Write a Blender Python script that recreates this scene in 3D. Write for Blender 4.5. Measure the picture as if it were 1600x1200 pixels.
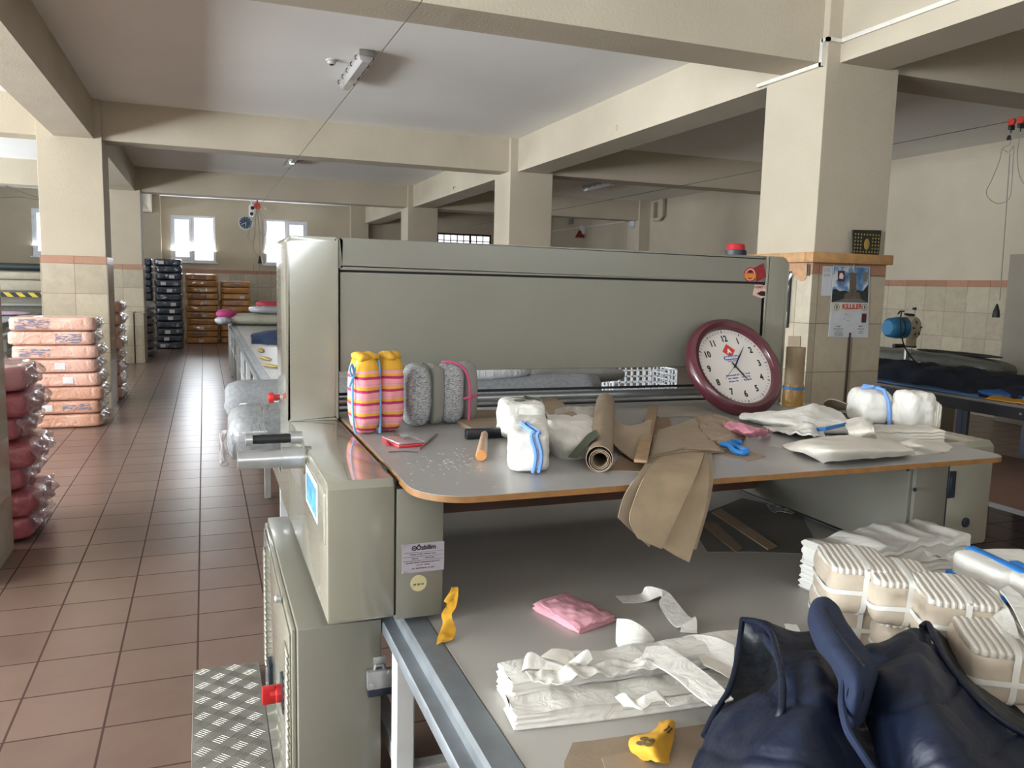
import bpy, bmesh, math, random
from mathutils import Vector, Matrix, noise

# ------------------------------------------------------------------ camera
for o in list(bpy.data.objects): bpy.data.objects.remove(o)
SC = bpy.context.scene
COL = SC.collection
F = 1257.0
YAW, PIT, ROL = [math.radians(a) for a in (20.967, 6.986, 1.387)]
EYE = Vector((0, 0, 1.7))
_cy, _sy, _cp, _sp, _cr, _sr = math.cos(YAW), math.sin(YAW), math.cos(PIT), math.sin(PIT), math.cos(ROL), math.sin(ROL)
FWD = Vector((_sy*_cp, _cy*_cp, -_sp))
_r0 = Vector((_cy, -_sy, 0)); _u0 = _r0.cross(FWD)
RGT = _r0*_cr + _u0*_sr
UPV = _u0*_cr - _r0*_sr
cd = bpy.data.cameras.new('camera'); cam = bpy.data.objects.new('camera', cd); COL.objects.link(cam)
cd.sensor_width = 36; cd.lens = F/1600*36; cd.clip_start = .02; cd.clip_end = 200
cam.matrix_world = Matrix(((RGT.x, UPV.x, -FWD.x, EYE.x), (RGT.y, UPV.y, -FWD.y, EYE.y), (RGT.z, UPV.z, -FWD.z, EYE.z), (0, 0, 0, 1)))
SC.camera = cam
# points of the place found by sighting from the camera position onto a known surface
def ray(x, y): return RGT*((x-800)/F) - UPV*((y-600)/F) + FWD
def onz(x, y, z): d = ray(x, y); return EYE + d*((z-EYE.z)/d.z)
def ony(x, y, Y): d = ray(x, y); return EYE + d*(Y/d.y)
def onx(x, y, X): d = ray(x, y); return EYE + d*(X/d.x)

# ------------------------------------------------------------------ light
SC.view_settings.view_transform = 'Standard'
SC.view_settings.look = 'None'
SC.view_settings.gamma = 1
SC.view_settings.exposure = 0.12
w = bpy.data.worlds.new('sky'); SC.world = w; w.use_nodes = True
w.node_tree.nodes['Background'].inputs[0].default_value = (.93, .96, 1, 1)
w.node_tree.nodes['Background'].inputs[1].default_value = 1.6
def area(name, loc, sx, sy, nrm, power, col=(.88, .95, 1)):
    l = bpy.data.lights.new(name, 'AREA'); l.shape = 'RECTANGLE'; l.size = sx; l.size_y = sy; l.energy = power; l.color = col
    o = bpy.data.objects.new(name, l); COL.objects.link(o); o.location = loc
    o.rotation_euler = Vector(nrm).to_track_quat('-Z', 'Y').to_euler(); return o
ZC = 3.86       # ceiling
YF = 24.0       # far wall
XR = 10.45      # right wall
XL = -7.6       # left wall
YN = -2.6       # wall behind the camera
# daylight standing in the windows of the left wall, the far wall and the wall behind the camera
LWIN = [(-1.6, 2.2), (4.2, 7.6), (9.2, 12.6), (14.6, 18.0)]      # left wall, y ranges
NWIN = [(-6.2, -3.2), (-2.2, 1.2), (1.9, 4.6), (7.0, 8.0)]         # wall behind, x ranges
FWIN = [(-.83, .32), (1.62, 2.80)]
for a, b in LWIN: area('daylight_left', (XL-.35, (a+b)/2, 2.0), b-a, 2.5, (1, 0, 1.3), [1550, 1300, 600, 550][LWIN.index((a, b))]*(b-a)/3)
for i, (a, b) in enumerate(NWIN): area('daylight_near', ((a+b)/2, YN-.35, 2.6), b-a, 1.5, (0, 1, 1.9), [210, 230, 40, 5][i])
for a, b in FWIN: area('daylight_far', ((a+b)/2, YF+.4, 2.75), b-a, 1.2, (0, -1, 1.2), 170)
area('daylight_far', (7.3, YF+.4, 2.6), 2.2, 1.3, (0, -1, -.1), 40)
area('daylight_far', (-3.53, YF+.4, 2.75), 1.2, 1.2, (0, -1, 1.2), 100)

# ------------------------------------------------------------------ materials
def lin(h):
    if isinstance(h, str):
        h = h.lstrip('#'); c = [int(h[i:i+2], 16)/255 for i in (0, 2, 4)]
    else: c = [v/255 for v in h]
    return tuple(v/12.92 if v <= .04045 else ((v+.055)/1.055)**2.4 for v in c) + (1,)
MATS = {}
class NT:
    def __init__(s, name):
        s.m = bpy.data.materials.new(name); s.m.use_nodes = True; s.t = s.m.node_tree
        s.b = s.t.nodes['Principled BSDF']; s.out = s.t.nodes['Material Output']
    def n(s, typ, **k):
        nd = s.t.nodes.new(typ)
        for a, v in k.items():
            if a.startswith('i_'): nd.inputs[a[2:].replace('_', ' ')].default_value = v
            else: setattr(nd, a, v)
        return nd
    def l(s, a, b): s.t.links.new(a, b)
    def math(s, op, a, b=None, c=None):
        nd = s.n('ShaderNodeMath', operation=op)
        for i, v in enumerate((a, b, c)):
            if v is None: continue
            if isinstance(v, (int, float)): nd.inputs[i].default_value = v
            else: s.l(v, nd.inputs[i])
        return nd.outputs[0]
    def mix(s, fac, a, b):
        nd = s.n('ShaderNodeMix', data_type='RGBA')
        for sock, v in ((nd.inputs['Factor'], fac), (nd.inputs['A'], a), (nd.inputs['B'], b)):
            if isinstance(v, (int, float, tuple)): sock.default_value = v
            else: s.l(v, sock)
        return nd.outputs['Result']
    def noise(s, scale, detail=3, vec=None, rough=.5, dist=0):
        nd = s.n('ShaderNodeTexNoise'); nd.inputs['Scale'].default_value = scale; nd.inputs['Detail'].default_value = detail
        nd.inputs['Roughness'].default_value = rough; nd.inputs['Distortion'].default_value = dist
        if vec is None: vec = s.n('ShaderNodeTexCoord').outputs['Object']
        s.l(vec, nd.inputs['Vector']); return nd.outputs['Fac']
    def ramp(s, fac, stops, interp='LINEAR'):
        nd = s.n('ShaderNodeValToRGB'); nd.color_ramp.interpolation = interp
        e = nd.color_ramp.elements
        while len(e) < len(stops): e.new(.5)
        for el, (p, c) in zip(e, stops): el.position = p; el.color = lin(c) if isinstance(c, str) else (c, c, c, 1)
        s.l(fac, nd.inputs[0]); return nd.outputs['Color']
    def bump(s, h, strength=.3, dist=.01):
        nd = s.n('ShaderNodeBump'); nd.inputs['Strength'].default_value = strength; nd.inputs['Distance'].default_value = dist
        s.l(h, nd.inputs['Height']); s.l(nd.outputs[0], s.b.inputs['Normal'])
def mat(name, col, rough=.5, metal=0, var=.06, vs=8, bump=0, bs=60, bd=.003, coat=0, sheen=0, spec=.5, col2=None, dist=0, alpha=None, emit=0):
    if name in MATS: return MATS[name]
    k = NT(name); b = k.b
    c = lin(col)
    c2 = lin(col2) if col2 else tuple(min(1, v*(1+var)) for v in c[:3]) + (1,)
    c1 = c if col2 else tuple(v*(1-var) for v in c[:3]) + (1,)
    nz = k.noise(vs, 4)
    r = k.n('ShaderNodeMapRange'); r.inputs[1].default_value = .35; r.inputs[2].default_value = .65; k.l(nz, r.inputs[0])
    k.l(k.mix(r.outputs[0], c1, c2), b.inputs['Base Color'])
    b.inputs['Roughness'].default_value = rough; b.inputs['Metallic'].default_value = metal
    b.inputs['Coat Weight'].default_value = coat; b.inputs['Coat Roughness'].default_value = .08
    b.inputs['Sheen Weight'].default_value = sheen; b.inputs['Specular IOR Level'].default_value = spec
    if alpha is not None: b.inputs['Alpha'].default_value = alpha
    if emit: b.inputs['Emission Color'].default_value = c; b.inputs['Emission Strength'].default_value = emit
    if bump: k.bump(k.noise(bs, 4, dist=dist), bump, bd)
    MATS[name] = k.m; return k.m
def plaster(name, col, col2):
    return mat(name, col, .85, col2=col2, vs=1.3, bump=.5, bs=55, bd=.004, spec=.25)
M_wall = plaster('cream_plaster', '#b5aa97', '#bdb29f')
M_ceil = mat('white_ceiling_paint', '#ebe9e4', .9, col2='#efede9', vs=.8, bump=.3, bs=80, bd=.002, spec=.2)
def tiles(name, T, H, z0, x0, cols, grout, g=.004, rough=.3, axes='wall', y0=0, Ty=None):
    k = NT(name); pos = k.n('ShaderNodeNewGeometry'); sep = k.n('ShaderNodeSeparateXYZ'); k.l(pos.outputs['Position'], sep.inputs[0])
    X, Y, Z = sep.outputs
    if axes == 'wall':
        ns = k.n('ShaderNodeSeparateXYZ'); k.l(pos.outputs['True Normal'], ns.inputs[0])
        f = k.math('GREATER_THAN', k.math('ABSOLUTE', ns.outputs[0]), .5)
        U = k.math('ADD', k.math('MULTIPLY', f, Y), k.math('MULTIPLY', k.math('SUBTRACT', 1, f), X)); Vv = Z
    else: U, Vv = X, Y
    u = k.math('DIVIDE', k.math('SUBTRACT', U, x0), T); v = k.math('DIVIDE', k.math('SUBTRACT', Vv, z0), H)
    du = k.math('PINGPONG', u, .5); dv = k.math('PINGPONG', v, .5)
    gm = k.math('MAXIMUM', k.math('LESS_THAN', du, g/T), k.math('LESS_THAN', dv, g/H))
    cell = k.n('ShaderNodeCombineXYZ'); k.l(k.math('FLOOR', u), cell.inputs[0]); k.l(k.math('FLOOR', v), cell.inputs[1])
    wn = k.n('ShaderNodeTexWhiteNoise'); k.l(cell.outputs[0], wn.inputs['Vector'])
    marb = k.noise(9 if axes == 'wall' else 3, 5, pos.outputs['Position'], .6, .8)
    t = k.math('ADD', k.math('MULTIPLY', wn.outputs['Value'], .35), k.math('MULTIPLY', marb, .65))
    c = k.ramp(t, [(.25, cols[0]), (.7, cols[1])])
    k.l(k.mix(gm, c, lin(grout)), k.b.inputs['Base Color'])
    rn = k.noise(2.2, 5, pos.outputs['Position'], .6)
    rr = k.math('ADD', k.math('MULTIPLY', rn, .001), rough)
    k.l(k.math('ADD', rr, k.math('MULTIPLY', gm, .4)), k.b.inputs['Roughness'])
    hh = k.math('SUBTRACT', k.math('MULTIPLY', k.noise(2.0, 2, pos.outputs['Position']), .15), gm)
    k.bump(hh, .35, .004)
    MATS[name] = k.m; return k.m
M_floor = tiles('red_brown_floor_tile', .329, .335, 4.221, -.062, ('#6f5a50', '#80695e'), '#432a22', .0045, .29, 'floor')
M_tile = tiles('beige_wall_tile', .365, .372, 1.84, -1.875, ('#a59a86', '#b9ae99'), '#7c6f5c', .003, .22)
M_band = tiles('brown_border_tile', .365, 10, 1.0, -1.875, ('#9b6f57', '#ab8067'), '#6f4f3d', .003, .3)

# ------------------------------------------------------------------ building helpers
def nobj(name, loc=(0, 0, 0), parent=None, data=None):
    o = bpy.data.objects.new(name, data); COL.objects.link(o); o.location = loc
    if parent: o.parent = parent
    return o
def tag(o, label, cat, group=None):
    o['label'] = label; o['category'] = cat
    if group: o['group'] = group
    return o
def mesh_of(name, bm, m, sharp=38):
    bmesh.ops.recalc_face_normals(bm, faces=bm.faces)
    me = bpy.data.meshes.new(name); bm.to_mesh(me); bm.free()
    for p in me.polygons: p.use_smooth = True
    me.set_sharp_from_angle(angle=math.radians(sharp))
    me.materials.append(m); return me
def obj(name, bm, m, parent=None, label=None, cat=None, group=None, kind=None, sharp=38, keep=False):
    """bm is in world coordinates unless the parent is a prototype at the origin"""
    if parent is not None:
        off = Vector(parent.location)
        pp = parent.parent
        while pp: off += Vector(pp.location); pp = pp.parent
        if parent.get('_w', 1): bmesh.ops.translate(bm, verts=bm.verts, vec=-off)
        o = nobj(name, (0, 0, 0), parent, mesh_of(name, bm, m, sharp))
        if label: o['label'] = label
        if kind: o['kind'] = kind
        return o
    if keep: c = Vector((0, 0, 0))
    else:
        mn = [min(v.co[i] for v in bm.verts) for i in range(3)]; mx = [max(v.co[i] for v in bm.verts) for i in range(3)]
        c = Vector(((mn[0]+mx[0])/2, (mn[1]+mx[1])/2, mn[2]))
    bmesh.ops.translate(bm, verts=bm.verts, vec=-c)
    o = nobj(name, c, None, mesh_of(name, bm, m, sharp))
    if label: tag(o, label, cat, group)
    if kind: o['kind'] = kind
    return o
def struct(name, bm, m, parent=None): return obj(name, bm, m, parent, kind='structure', keep=True)
def thing(name, label, cat, loc=(0, 0, 0), group=None):
    return tag(nobj(name, loc), label, cat, group)
def new(): return bmesh.new()
def box(bm, x0, x1, y0, y1, z0, z1, bev=0, seg=2, M=None):
    r = bmesh.ops.create_cube(bm, size=1)
    vs = r['verts']
    for v in vs: v.co = Vector(((x0+x1)/2+v.co.x*(x1-x0), (y0+y1)/2+v.co.y*(y1-y0), (z0+z1)/2+v.co.z*(z1-z0)))
    if bev:
        es = list({e for v in vs for e in v.link_edges})
        r = bmesh.ops.bevel(bm, geom=es, offset=bev, segments=seg, profile=.5, affect='EDGES')
        vs = list({v for f in r['faces'] for v in f.verts} | {v for v in vs if v.is_valid})
    if M is not None:
        for v in vs: v.co = M @ v.co
    return vs
def prism(bm, poly, z0, z1, M=None, bev=0, seg=2):
    """poly: list of (x, y); extruded from z0 to z1, then M"""
    a = [bm.verts.new((x, y, z0)) for x, y in poly]; b = [bm.verts.new((x, y, z1)) for x, y in poly]
    n = len(poly); fs = [bm.faces.new(a[::-1]), bm.faces.new(b)]
    for i in range(n): fs.append(bm.faces.new((a[i], a[(i+1) % n], b[(i+1) % n], b[i])))
    vs = a+b
    if bev:
        r = bmesh.ops.bevel(bm, geom=list({e for f in fs[:2] for e in f.edges}), offset=bev, segments=seg, profile=.5, affect='EDGES')
        vs = list({v for f in r['faces'] for v in f.verts} | {v for v in vs if v.is_valid})
    if M is not None:
        for v in vs: v.co = M @ v.co
    return vs
def rrect(x0, x1, y0, y1, r, n=5):
    """rounded rectangle polygon; r is one radius or four (x1y1, x0y1, x0y0, x1y0)"""
    if not isinstance(r, (list, tuple)): r = [r]*4
    out = []
    for (cx, cy, a), q in zip(((x1, y1, 0), (x0, y1, 90), (x0, y0, 180), (x1, y0, 270)), r):
        sx = -1 if cx == x1 else 1; sy = -1 if cy == y1 else 1
        if q <= 0: out.append((cx, cy)); continue
        for i in range(n+1):
            t = math.radians(a+90*i/n); out.append((cx+sx*q+q*math.cos(t), cy+sy*q+q*math.sin(t)))
    return out
MXZ = Matrix(((1, 0, 0, 0), (0, 0, 1, 0), (0, 1, 0, 0), (0, 0, 0, 1)))   # poly (x,z) extruded along y
MYZ = Matrix(((0, 0, 1, 0), (1, 0, 0, 0), (0, 1, 0, 0), (0, 0, 0, 1)))   # poly (y,z) extruded along x
def tube(bm, pts, r, seg=8, cap=True):
    pts = [Vector(p) for p in pts]; n = len(pts)
    rs = r if isinstance(r, (list, tuple)) else [r]*n
    t0 = (pts[1]-pts[0]).normalized(); up = Vector((0, 0, 1)) if abs(t0.z) < .9 else Vector((1, 0, 0))
    s = t0.cross(up).normalized(); rings = []
    for i, p in enumerate(pts):
        t = ((pts[min(i+1, n-1)]-p).normalized() + (p-pts[max(i-1, 0)]).normalized())
        if t.length < 1e-6: t = t0
        t.normalize(); s = (s - t*s.dot(t)); s.normalize(); q = t.cross(s)
        rings.append([bm.verts.new(p + s*math.cos(2*math.pi*k/seg)*rs[i] + q*math.sin(2*math.pi*k/seg)*rs[i]) for k in range(seg)])
    for a, b in zip(rings, rings[1:]):
        for k in range(seg): bm.faces.new((a[k], a[(k+1) % seg], b[(k+1) % seg], b[k]))
    if cap: bm.faces.new(rings[0][::-1]); bm.faces.new(rings[-1])
    return [v for q in rings for v in q]
def lathe(bm, prof, seg=24, M=None, cap=True):
    rings = []
    for r, z in prof: rings.append([bm.verts.new((r*math.cos(2*math.pi*k/seg), r*math.sin(2*math.pi*k/seg), z)) for k in range(seg)] if r > 1e-6 else [bm.verts.new((0, 0, z))])
    for a, b in zip(rings, rings[1:]):
        for k in range(seg):
            q = [a[k % len(a)], a[(k+1) % len(a)], b[(k+1) % len(b)], b[k % len(b)]]
            q = list(dict.fromkeys(q))
            if len(q) > 2: bm.faces.new(q)
    if cap and len(rings[0]) > 1: bm.faces.new(rings[0][::-1])
    if cap and len(rings[-1]) > 1: bm.faces.new(rings[-1])
    vs = [v for q in rings for v in q]
    if M is not None:
        for v in vs: v.co = M @ v.co
    return vs
def cyl(bm, a, b, r, seg=20): return tube(bm, [a, b], r, seg)
def sheet(bm, fn, nu, nv, thick=.002):
    """closed slab over fn(u,v) -> Vector, thickness downwards along the normal"""
    P = [[Vector(fn(i/nu, j/nv)) for j in range(nv+1)] for i in range(nu+1)]
    N = [[None]*(nv+1) for _ in range(nu+1)]
    for i in range(nu+1):
        for j in range(nv+1):
            a = P[min(i+1, nu)][j]-P[max(i-1, 0)][j]; b = P[i][min(j+1, nv)]-P[i][max(j-1, 0)]
            c = a.cross(b); N[i][j] = c.normalized() if c.length > 1e-12 else Vector((0, 0, 1))
    top = [[bm.verts.new(P[i][j]) for j in range(nv+1)] for i in range(nu+1)]
    bot = [[bm.verts.new(P[i][j]-N[i][j]*thick) for j in range(nv+1)] for i in range(nu+1)]
    for i in range(nu):
        for j in range(nv):
            bm.faces.new((top[i][j], top[i+1][j], top[i+1][j+1], top[i][j+1]))
            bm.faces.new((bot[i][j+1], bot[i+1][j+1], bot[i+1][j], bot[i][j]))
    for i in range(nu):
        bm.faces.new((top[i+1][0], top[i][0], bot[i][0], bot[i+1][0])); bm.faces.new((top[i][nv], top[i+1][nv], bot[i+1][nv], bot[i][nv]))
    for j in range(nv):
        bm.faces.new((top[0][j], top[0][j+1], bot[0][j+1], bot[0][j])); bm.faces.new((top[nu][j+1], top[nu][j], bot[nu][j], bot[nu][j+1]))
def cr(P, t):
    """Catmull-Rom through the list P at t in 0..1"""
    n = len(P)-1; x = min(max(t, 0), 1)*n; i = min(int(x), n-1); f = x-i
    a, b, c, d = P[max(i-1, 0)], P[i], P[i+1], P[min(i+2, n)]
    return .5*((2*b)+(c-a)*f+(2*a-5*b+4*c-d)*f*f+(3*b-a-3*c+d)*f**3)
def lerpP(P, t):
    n = len(P)-1; x = min(max(t, 0), 1)*n; i = min(int(x), n-1); f = x-i
    return P[i]*(1-f)+P[i+1]*f
def nz(p, s, seed=0): return noise.noise(Vector(p)*s + Vector((seed*7.13, seed*3.7, seed*1.9)))
def fbm(p, s, seed=0): return nz(p, s, seed)+.5*nz(p, s*2.1, seed+3)+.25*nz(p, s*4.3, seed+5)
def ruled(bm, A, B, nu=24, nv=6, thick=.002, amp=0, fs=20, seed=0, smooth=True):
    A = [Vector(a) for a in A]; B = [Vector(b) for b in B]; c = cr if smooth else lerpP
    def fn(u, v):
        p = c(A, u)*(1-v)+c(B, u)*v
        if amp: p = p+Vector((0, 0, amp*fbm(p, fs, seed)))
        return p
    sheet(bm, fn, nu, nv, thick)
def patch(bm, G, nu=40, nv=40, thick=.006, amp=0, fs=15, seed=0, smooth=True, fold=None):
    """G: rows of control points; Catmull-Rom surface through them"""
    G = [[Vector(p) for p in r] for r in G]
    def fn(u, v):
        rows = [cr(r, v) for r in G]; p = cr(rows, u) if smooth else lerpP(rows, u)
        d = amp*fbm(p, fs, seed) if amp else 0
        if fold: d += fold(u, v, p)
        return p+Vector((0, 0, d))
    sheet(bm, fn, nu, nv, thick)
def softpt(q, w, d, h, n):
    s = (abs(q[0])**n+abs(q[1])**n+abs(q[2])**n)**(1/n)
    return Vector((q[0]/s*w/2, q[1]/s*d/2, q[2]/s*h/2))
def softbox(bm, w, d, h, n=5, seg=10, amp=.006, fs=8, seed=0, M=None, sub=None, off=0):
    """pillow-like box standing on z=0; sub=(face,u0,u1,v0,v1) makes only a patch lying off metres outside it"""
    axes = {'+x': (0, 1, 1, 2), '-x': (0, -1, 1, 2), '+y': (1, 1, 0, 2), '-y': (1, -1, 0, 2), '+z': (2, 1, 0, 1), '-z': (2, -1, 0, 1)}
    vs = []
    for f, (a, sg, b, c) in axes.items():
        if sub and sub[0] != f: continue
        u0, u1, v0, v1 = sub[1:] if sub else (-1, 1, -1, 1)
        g = []
        for i in range(seg+1):
            row = []
            for j in range(seg+1):
                q = [0, 0, 0]; q[a] = sg; uu = u0+(u1-u0)*i/seg; vv = v0+(v1-v0)*j/seg
                if not sub: uu = math.sin(uu*math.pi/2)*.35+uu*.65; vv = math.sin(vv*math.pi/2)*.35+vv*.65
                q[b] = uu; q[c] = vv
                p = softpt(q, w, d, h, n); nn = p.normalized()
                p = p*1.0+nn*(amp*fbm(p, fs, seed)+off)
                p.z += h/2
                if not sub and p.z < 0: p.z = 0
                if M is not None: p = M @ p
                v = bm.verts.new(p); row.append(v); vs.append(v)
            g.append(row)
        for i in range(seg):
            for j in range(seg): bm.faces.new((g[i][j], g[i+1][j], g[i+1][j+1], g[i][j+1]))
    if not sub: bmesh.ops.remove_doubles(bm, verts=vs, dist=1e-5)
    return vs
def text(bm, s, size, M, bold=0, ext=.0006, align='CENTER', sx=1):
    cu = bpy.data.curves.new('t', 'FONT'); cu.body = s; cu.size = size; cu.offset = bold; cu.extrude = ext
    cu.align_x = align; cu.align_y = 'CENTER'; cu.resolution_u = 3
    o = bpy.data.objects.new('t', cu); me = bpy.data.meshes.new_from_object(o)
    S = Matrix.Diagonal((sx, 1, 1, 1)); me.transform(M @ S); bm.from_mesh(me)
    bpy.data.objects.remove(o); bpy.data.meshes.remove(me); bpy.data.curves.remove(cu)
def frameM(o, x, y, n=None):
    """matrix with origin o, local x and y given, z = x cross y"""
    x = Vector(x).normalized(); z = x.cross(Vector(y)).normalized(); y = z.cross(x)
    return Matrix(((x.x, y.x, z.x, o[0]), (x.y, y.y, z.y, o[1]), (x.z, y.z, z.z, o[2]), (0, 0, 0, 1)))
def RZ(deg, loc=(0, 0, 0)): return Matrix.Translation(loc) @ Matrix.Rotation(math.radians(deg), 4, 'Z')
def dup(root, loc, rotz=0, label=None, group=None, scale=None):
    def rec(o, parent):
        c = o.copy(); COL.objects.link(c); c.parent = parent
        for ch in o.children: rec(ch, c)
        return c
    r = rec(root, None); r.location = loc; r.rotation_euler = (0, 0, rotz)
    if scale: r.scale = scale
    if label: r['label'] = label
    if group: r['group'] = group
    return r
ORD = ['bottom', 'second from the bottom', 'third from the bottom', 'fourth from the bottom', 'fifth from the bottom', 'sixth from the bottom', 'seventh from the bottom',
       'eighth from the bottom', 'ninth from the bottom', 'tenth from the bottom', 'eleventh from the bottom', 'twelfth from the bottom', 'thirteenth from the bottom', 'fourteenth from the bottom']
def ordn(i, n): return 'topmost' if i == n-1 else ORD[i]

# ------------------------------------------------------------------ the hall
b = new(); box(b, XL-.2, XR+.2, YN-.2, YF+.2, -.2, 0); struct('floor', b, M_floor)
b = new(); box(b, XL-.2, XR+.2, YN-.2, YF+.2, ZC, ZC+.2); struct('ceiling', b, M_ceil)
def wall(name, along, pos, a0, a1, out, holes):
    """wall with rectangular window openings; along 'x' or 'y', out = side away from the room"""
    b = new(); p0, p1 = sorted((pos, pos+out*.22))
    def seg(u0, u1, z0, z1):
        if u1-u0 < 1e-4 or z1-z0 < 1e-4: return
        if along == 'x': box(b, u0, u1, p0, p1, z0, z1)
        else: box(b, p0, p1, u0, u1, z0, z1)
    cur = a0
    for (u0, u1, z0, z1) in sorted(holes):
        seg(cur, u0, 0, ZC); seg(u0, u1, 0, z0); seg(u0, u1, z1, ZC); cur = u1
    seg(cur, a1, 0, ZC)
    return struct(name, b, M_wall)
HF = [(a, c, 2.13, 3.38) for a, c in FWIN] + [(6.2, 8.4, 1.95, 3.24), (-4.11, -2.95, 2.16, 3.38)]
HL = [(a, c, .75, 3.34) for a, c in LWIN]
HN = [(a, c, 1.85, 3.34) for a, c in NWIN]
w_far = wall('wall_far', 'x', YF, XL, XR, 1, HF)
w_right = wall('wall_right', 'y', XR, YN, YF, 1, [])
w_left = wall('wall_left', 'y', XL, YN, YF, -1, HL)
w_near = wall('wall_near', 'x', YN, XL, XR, -1, HN)
# tiled lower part of the walls with its brown border
for wo, bx_ in ((w_far, (XL, XR, YF-.02, YF)), (w_right, (XR-.02, XR, YN, YF)), (w_near, (XL, XR, YN, YN+.02))):
    b = new(); box(b, *bx_, 0, 1.84); struct('tile_cladding', b, M_tile, wo)
    b = new(); box(b, *bx_, 1.84, 1.935); struct('tile_border', b, M_band, wo)
for y0, y1 in ((YN, -1.6), (2.2, 4.2), (7.6, 9.2), (12.6, 14.6), (18, YF)):
    b = new(); box(b, XL, XL+.02, y0, y1, 0, 1.84); struct('tile_cladding', b, M_tile, w_left)
# columns
GX = [(-1.88, -1.14), (4.27, 4.98)]
GY = [(-1.64, -.94), (4.90, 5.60), (11.44, 12.15), (17.90, 18.60)]
for yi, (y0, y1) in enumerate(GY):
    for xi, (x0, x1) in enumerate(GX):
        b = new(); box(b, x0+.012, x1-.012, y0+.012, y1-.012, 0, ZC, .004, 1); c = struct('wall_column', b, M_wall)
        b = new(); box(b, x0-.004, x1+.004, y0-.004, y1+.004, 0, 1.84, .003, 1); struct('tile_cladding', b, M_tile, c)
        b = new(); box(b, x0-.004, x1+.004, y0-.004, y1+.004, 1.84, 1.935, .003, 1); struct('tile_border', b, M_band, c)
        if (yi, xi) == (1, 1): COLR = c
# half columns on the far wall and the right wall
for (x0, x1, y0, y1) in ((-1.5, -1.05, YF-.3, YF), (4.0, 4.5, YF-.3, YF), (XR-.3, XR, 17.9, 18.5), (XR-.3, XR, 11.5, 12.1), (XL, XL+.3, 11.5, 12.1)):
    b = new(); box(b, x0, x1, y0, y1, 0, ZC); c = struct('wall_pilaster', b, M_wall)
    b = new(); box(b, x0-.01, x1+.01, y0-.01, y1+.01, 0, 1.84); struct('tile_cladding', b, M_tile, c)
    b = new(); box(b, x0-.01, x1+.01, y0-.01, y1+.01, 1.84, 1.935); struct('tile_border', b, M_band, c)
# beams
for n, (x0, x1) in enumerate(((-1.68, -1.24), (4.40, 4.85))):
    b = new(); box(b, x0, x1, YN, YF, 3.38, ZC+.01); struct('ceiling_beam', b, M_wall)
for n, (y0, y1) in enumerate(((-1.5, -1.1), (4.97, 5.38), (11.53, 11.93), (17.97, 18.4))):
    b = new(); box(b, XL, XR, y0, y1, 3.381, ZC+.01); struct('ceiling_beam', b, M_wall)
# windows
M_pvc = mat('white_window_plastic', '#dfe3ea', .35)
M_brownf = mat('dark_brown_window_frame', '#3d2a26', .5)
M_iron = mat('painted_iron_grille', '#c9c9cf', .5)
kg = NT('window_glass'); tr = kg.n('ShaderNodeBsdfTransparent'); gl = kg.n('ShaderNodeBsdfGlossy'); gl.inputs['Roughness'].default_value = .02
fr = kg.n('ShaderNodeFresnel'); mx = kg.n('ShaderNodeMixShader'); kg.l(fr.outputs[0], mx.inputs[0]); kg.l(tr.outputs[0], mx.inputs[1]); kg.l(gl.outputs[0], mx.inputs[2]); kg.l(mx.outputs[0], kg.out.inputs[0])
M_glass = kg.m
wn = 0
def window(along, pos, u0, u1, z0, z1, out, style):
    global wn; wn += 1
    def bb(b, a, c, p, q, d, e, bev=.004):
        if along == 'x': box(b, a, c, *sorted((pos+out*p, pos+out*q)), d, e, bev, 1)
        else: box(b, *sorted((pos+out*p, pos+out*q)), a, c, d, e, bev, 1)
    m = M_brownf if style == 'grid' else M_pvc
    b = new(); t = .055
    bb(b, u0, u1, .03, .10, z0, z0+t); bb(b, u0, u1, .03, .10, z1-t, z1); bb(b, u0, u0+t, .03, .10, z0+t, z1-t); bb(b, u1-t, u1, .03, .10, z0+t, z1-t)
    bb(b, u0-.05, u1+.05, -.03, .03, z0-.04, z0, .006)
    if style == 'grid':
        n = int((u1-u0)/.21); wq = (u1-u0-2*t)/n
        for i in range(1, n): bb(b, u0+t+i*wq-(.03 if i % 5 == 2 else .012), u0+t+i*wq+(.03 if i % 5 == 2 else .012), .04, .09, z0+t, z1-t)
        k = 6
        for i in range(1, k): bb(b, u0+t, u1-t, .045, .085, z1-i*(z1-z0)/k-.012, z1-i*(z1-z0)/k+.012)
    w_ = struct('window_%d' % wn, b, m)
    b = new(); bb(b, u0+t, u1-t, .06, .066, z0+t, z1-t, 0); struct('glass', b, M_glass, w_)
    if style in ('sashL', 'sashR'):
        mid = (u0+u1)/2; b = new(); bb(b, mid-.035, mid+.035, .03, .10, z0+t, z1-t)
        a, c = (u0+t, mid-.035) if style == 'sashL' else (mid+.035, u1-t)
        zb = z0+t
        for q in ((a, c, zb, zb+t*1.3), (a, c, z1-t*2.3, z1-t), (a, a+t*1.2, zb+t*1.3, z1-t*2.3), (c-t*1.2, c, zb+t*1.3, z1-t*2.3)): bb(b, q[0], q[1], .01, .09, q[2], q[3])
        struct('sash', b, m, w_)
        b = new(); hx = c-.03 if style == 'sashL' else a+.03
        bb(b, hx-.012, hx+.012, -.03, .01, z0+.42, z0+.60, .005); struct('handle', b, m, w_)
    if style != 'grid':   # iron grille with scrolls outside
        b = new(); n = max(3, int((u1-u0)/.16))
        for i in range(1, n):
            u = u0+(u1-u0)*i/n
            bb(b, u-.006, u+.006, .2, .212, z0, z1, 0)
            if i % 2:
                for zz in (.32, .72): bb(b, u-.02, u+.02, .195, .217, z0+(z1-z0)*zz-.02, z0+(z1-z0)*zz+.02, .008)
        struct('grille', b, M_iron, w_)
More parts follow.
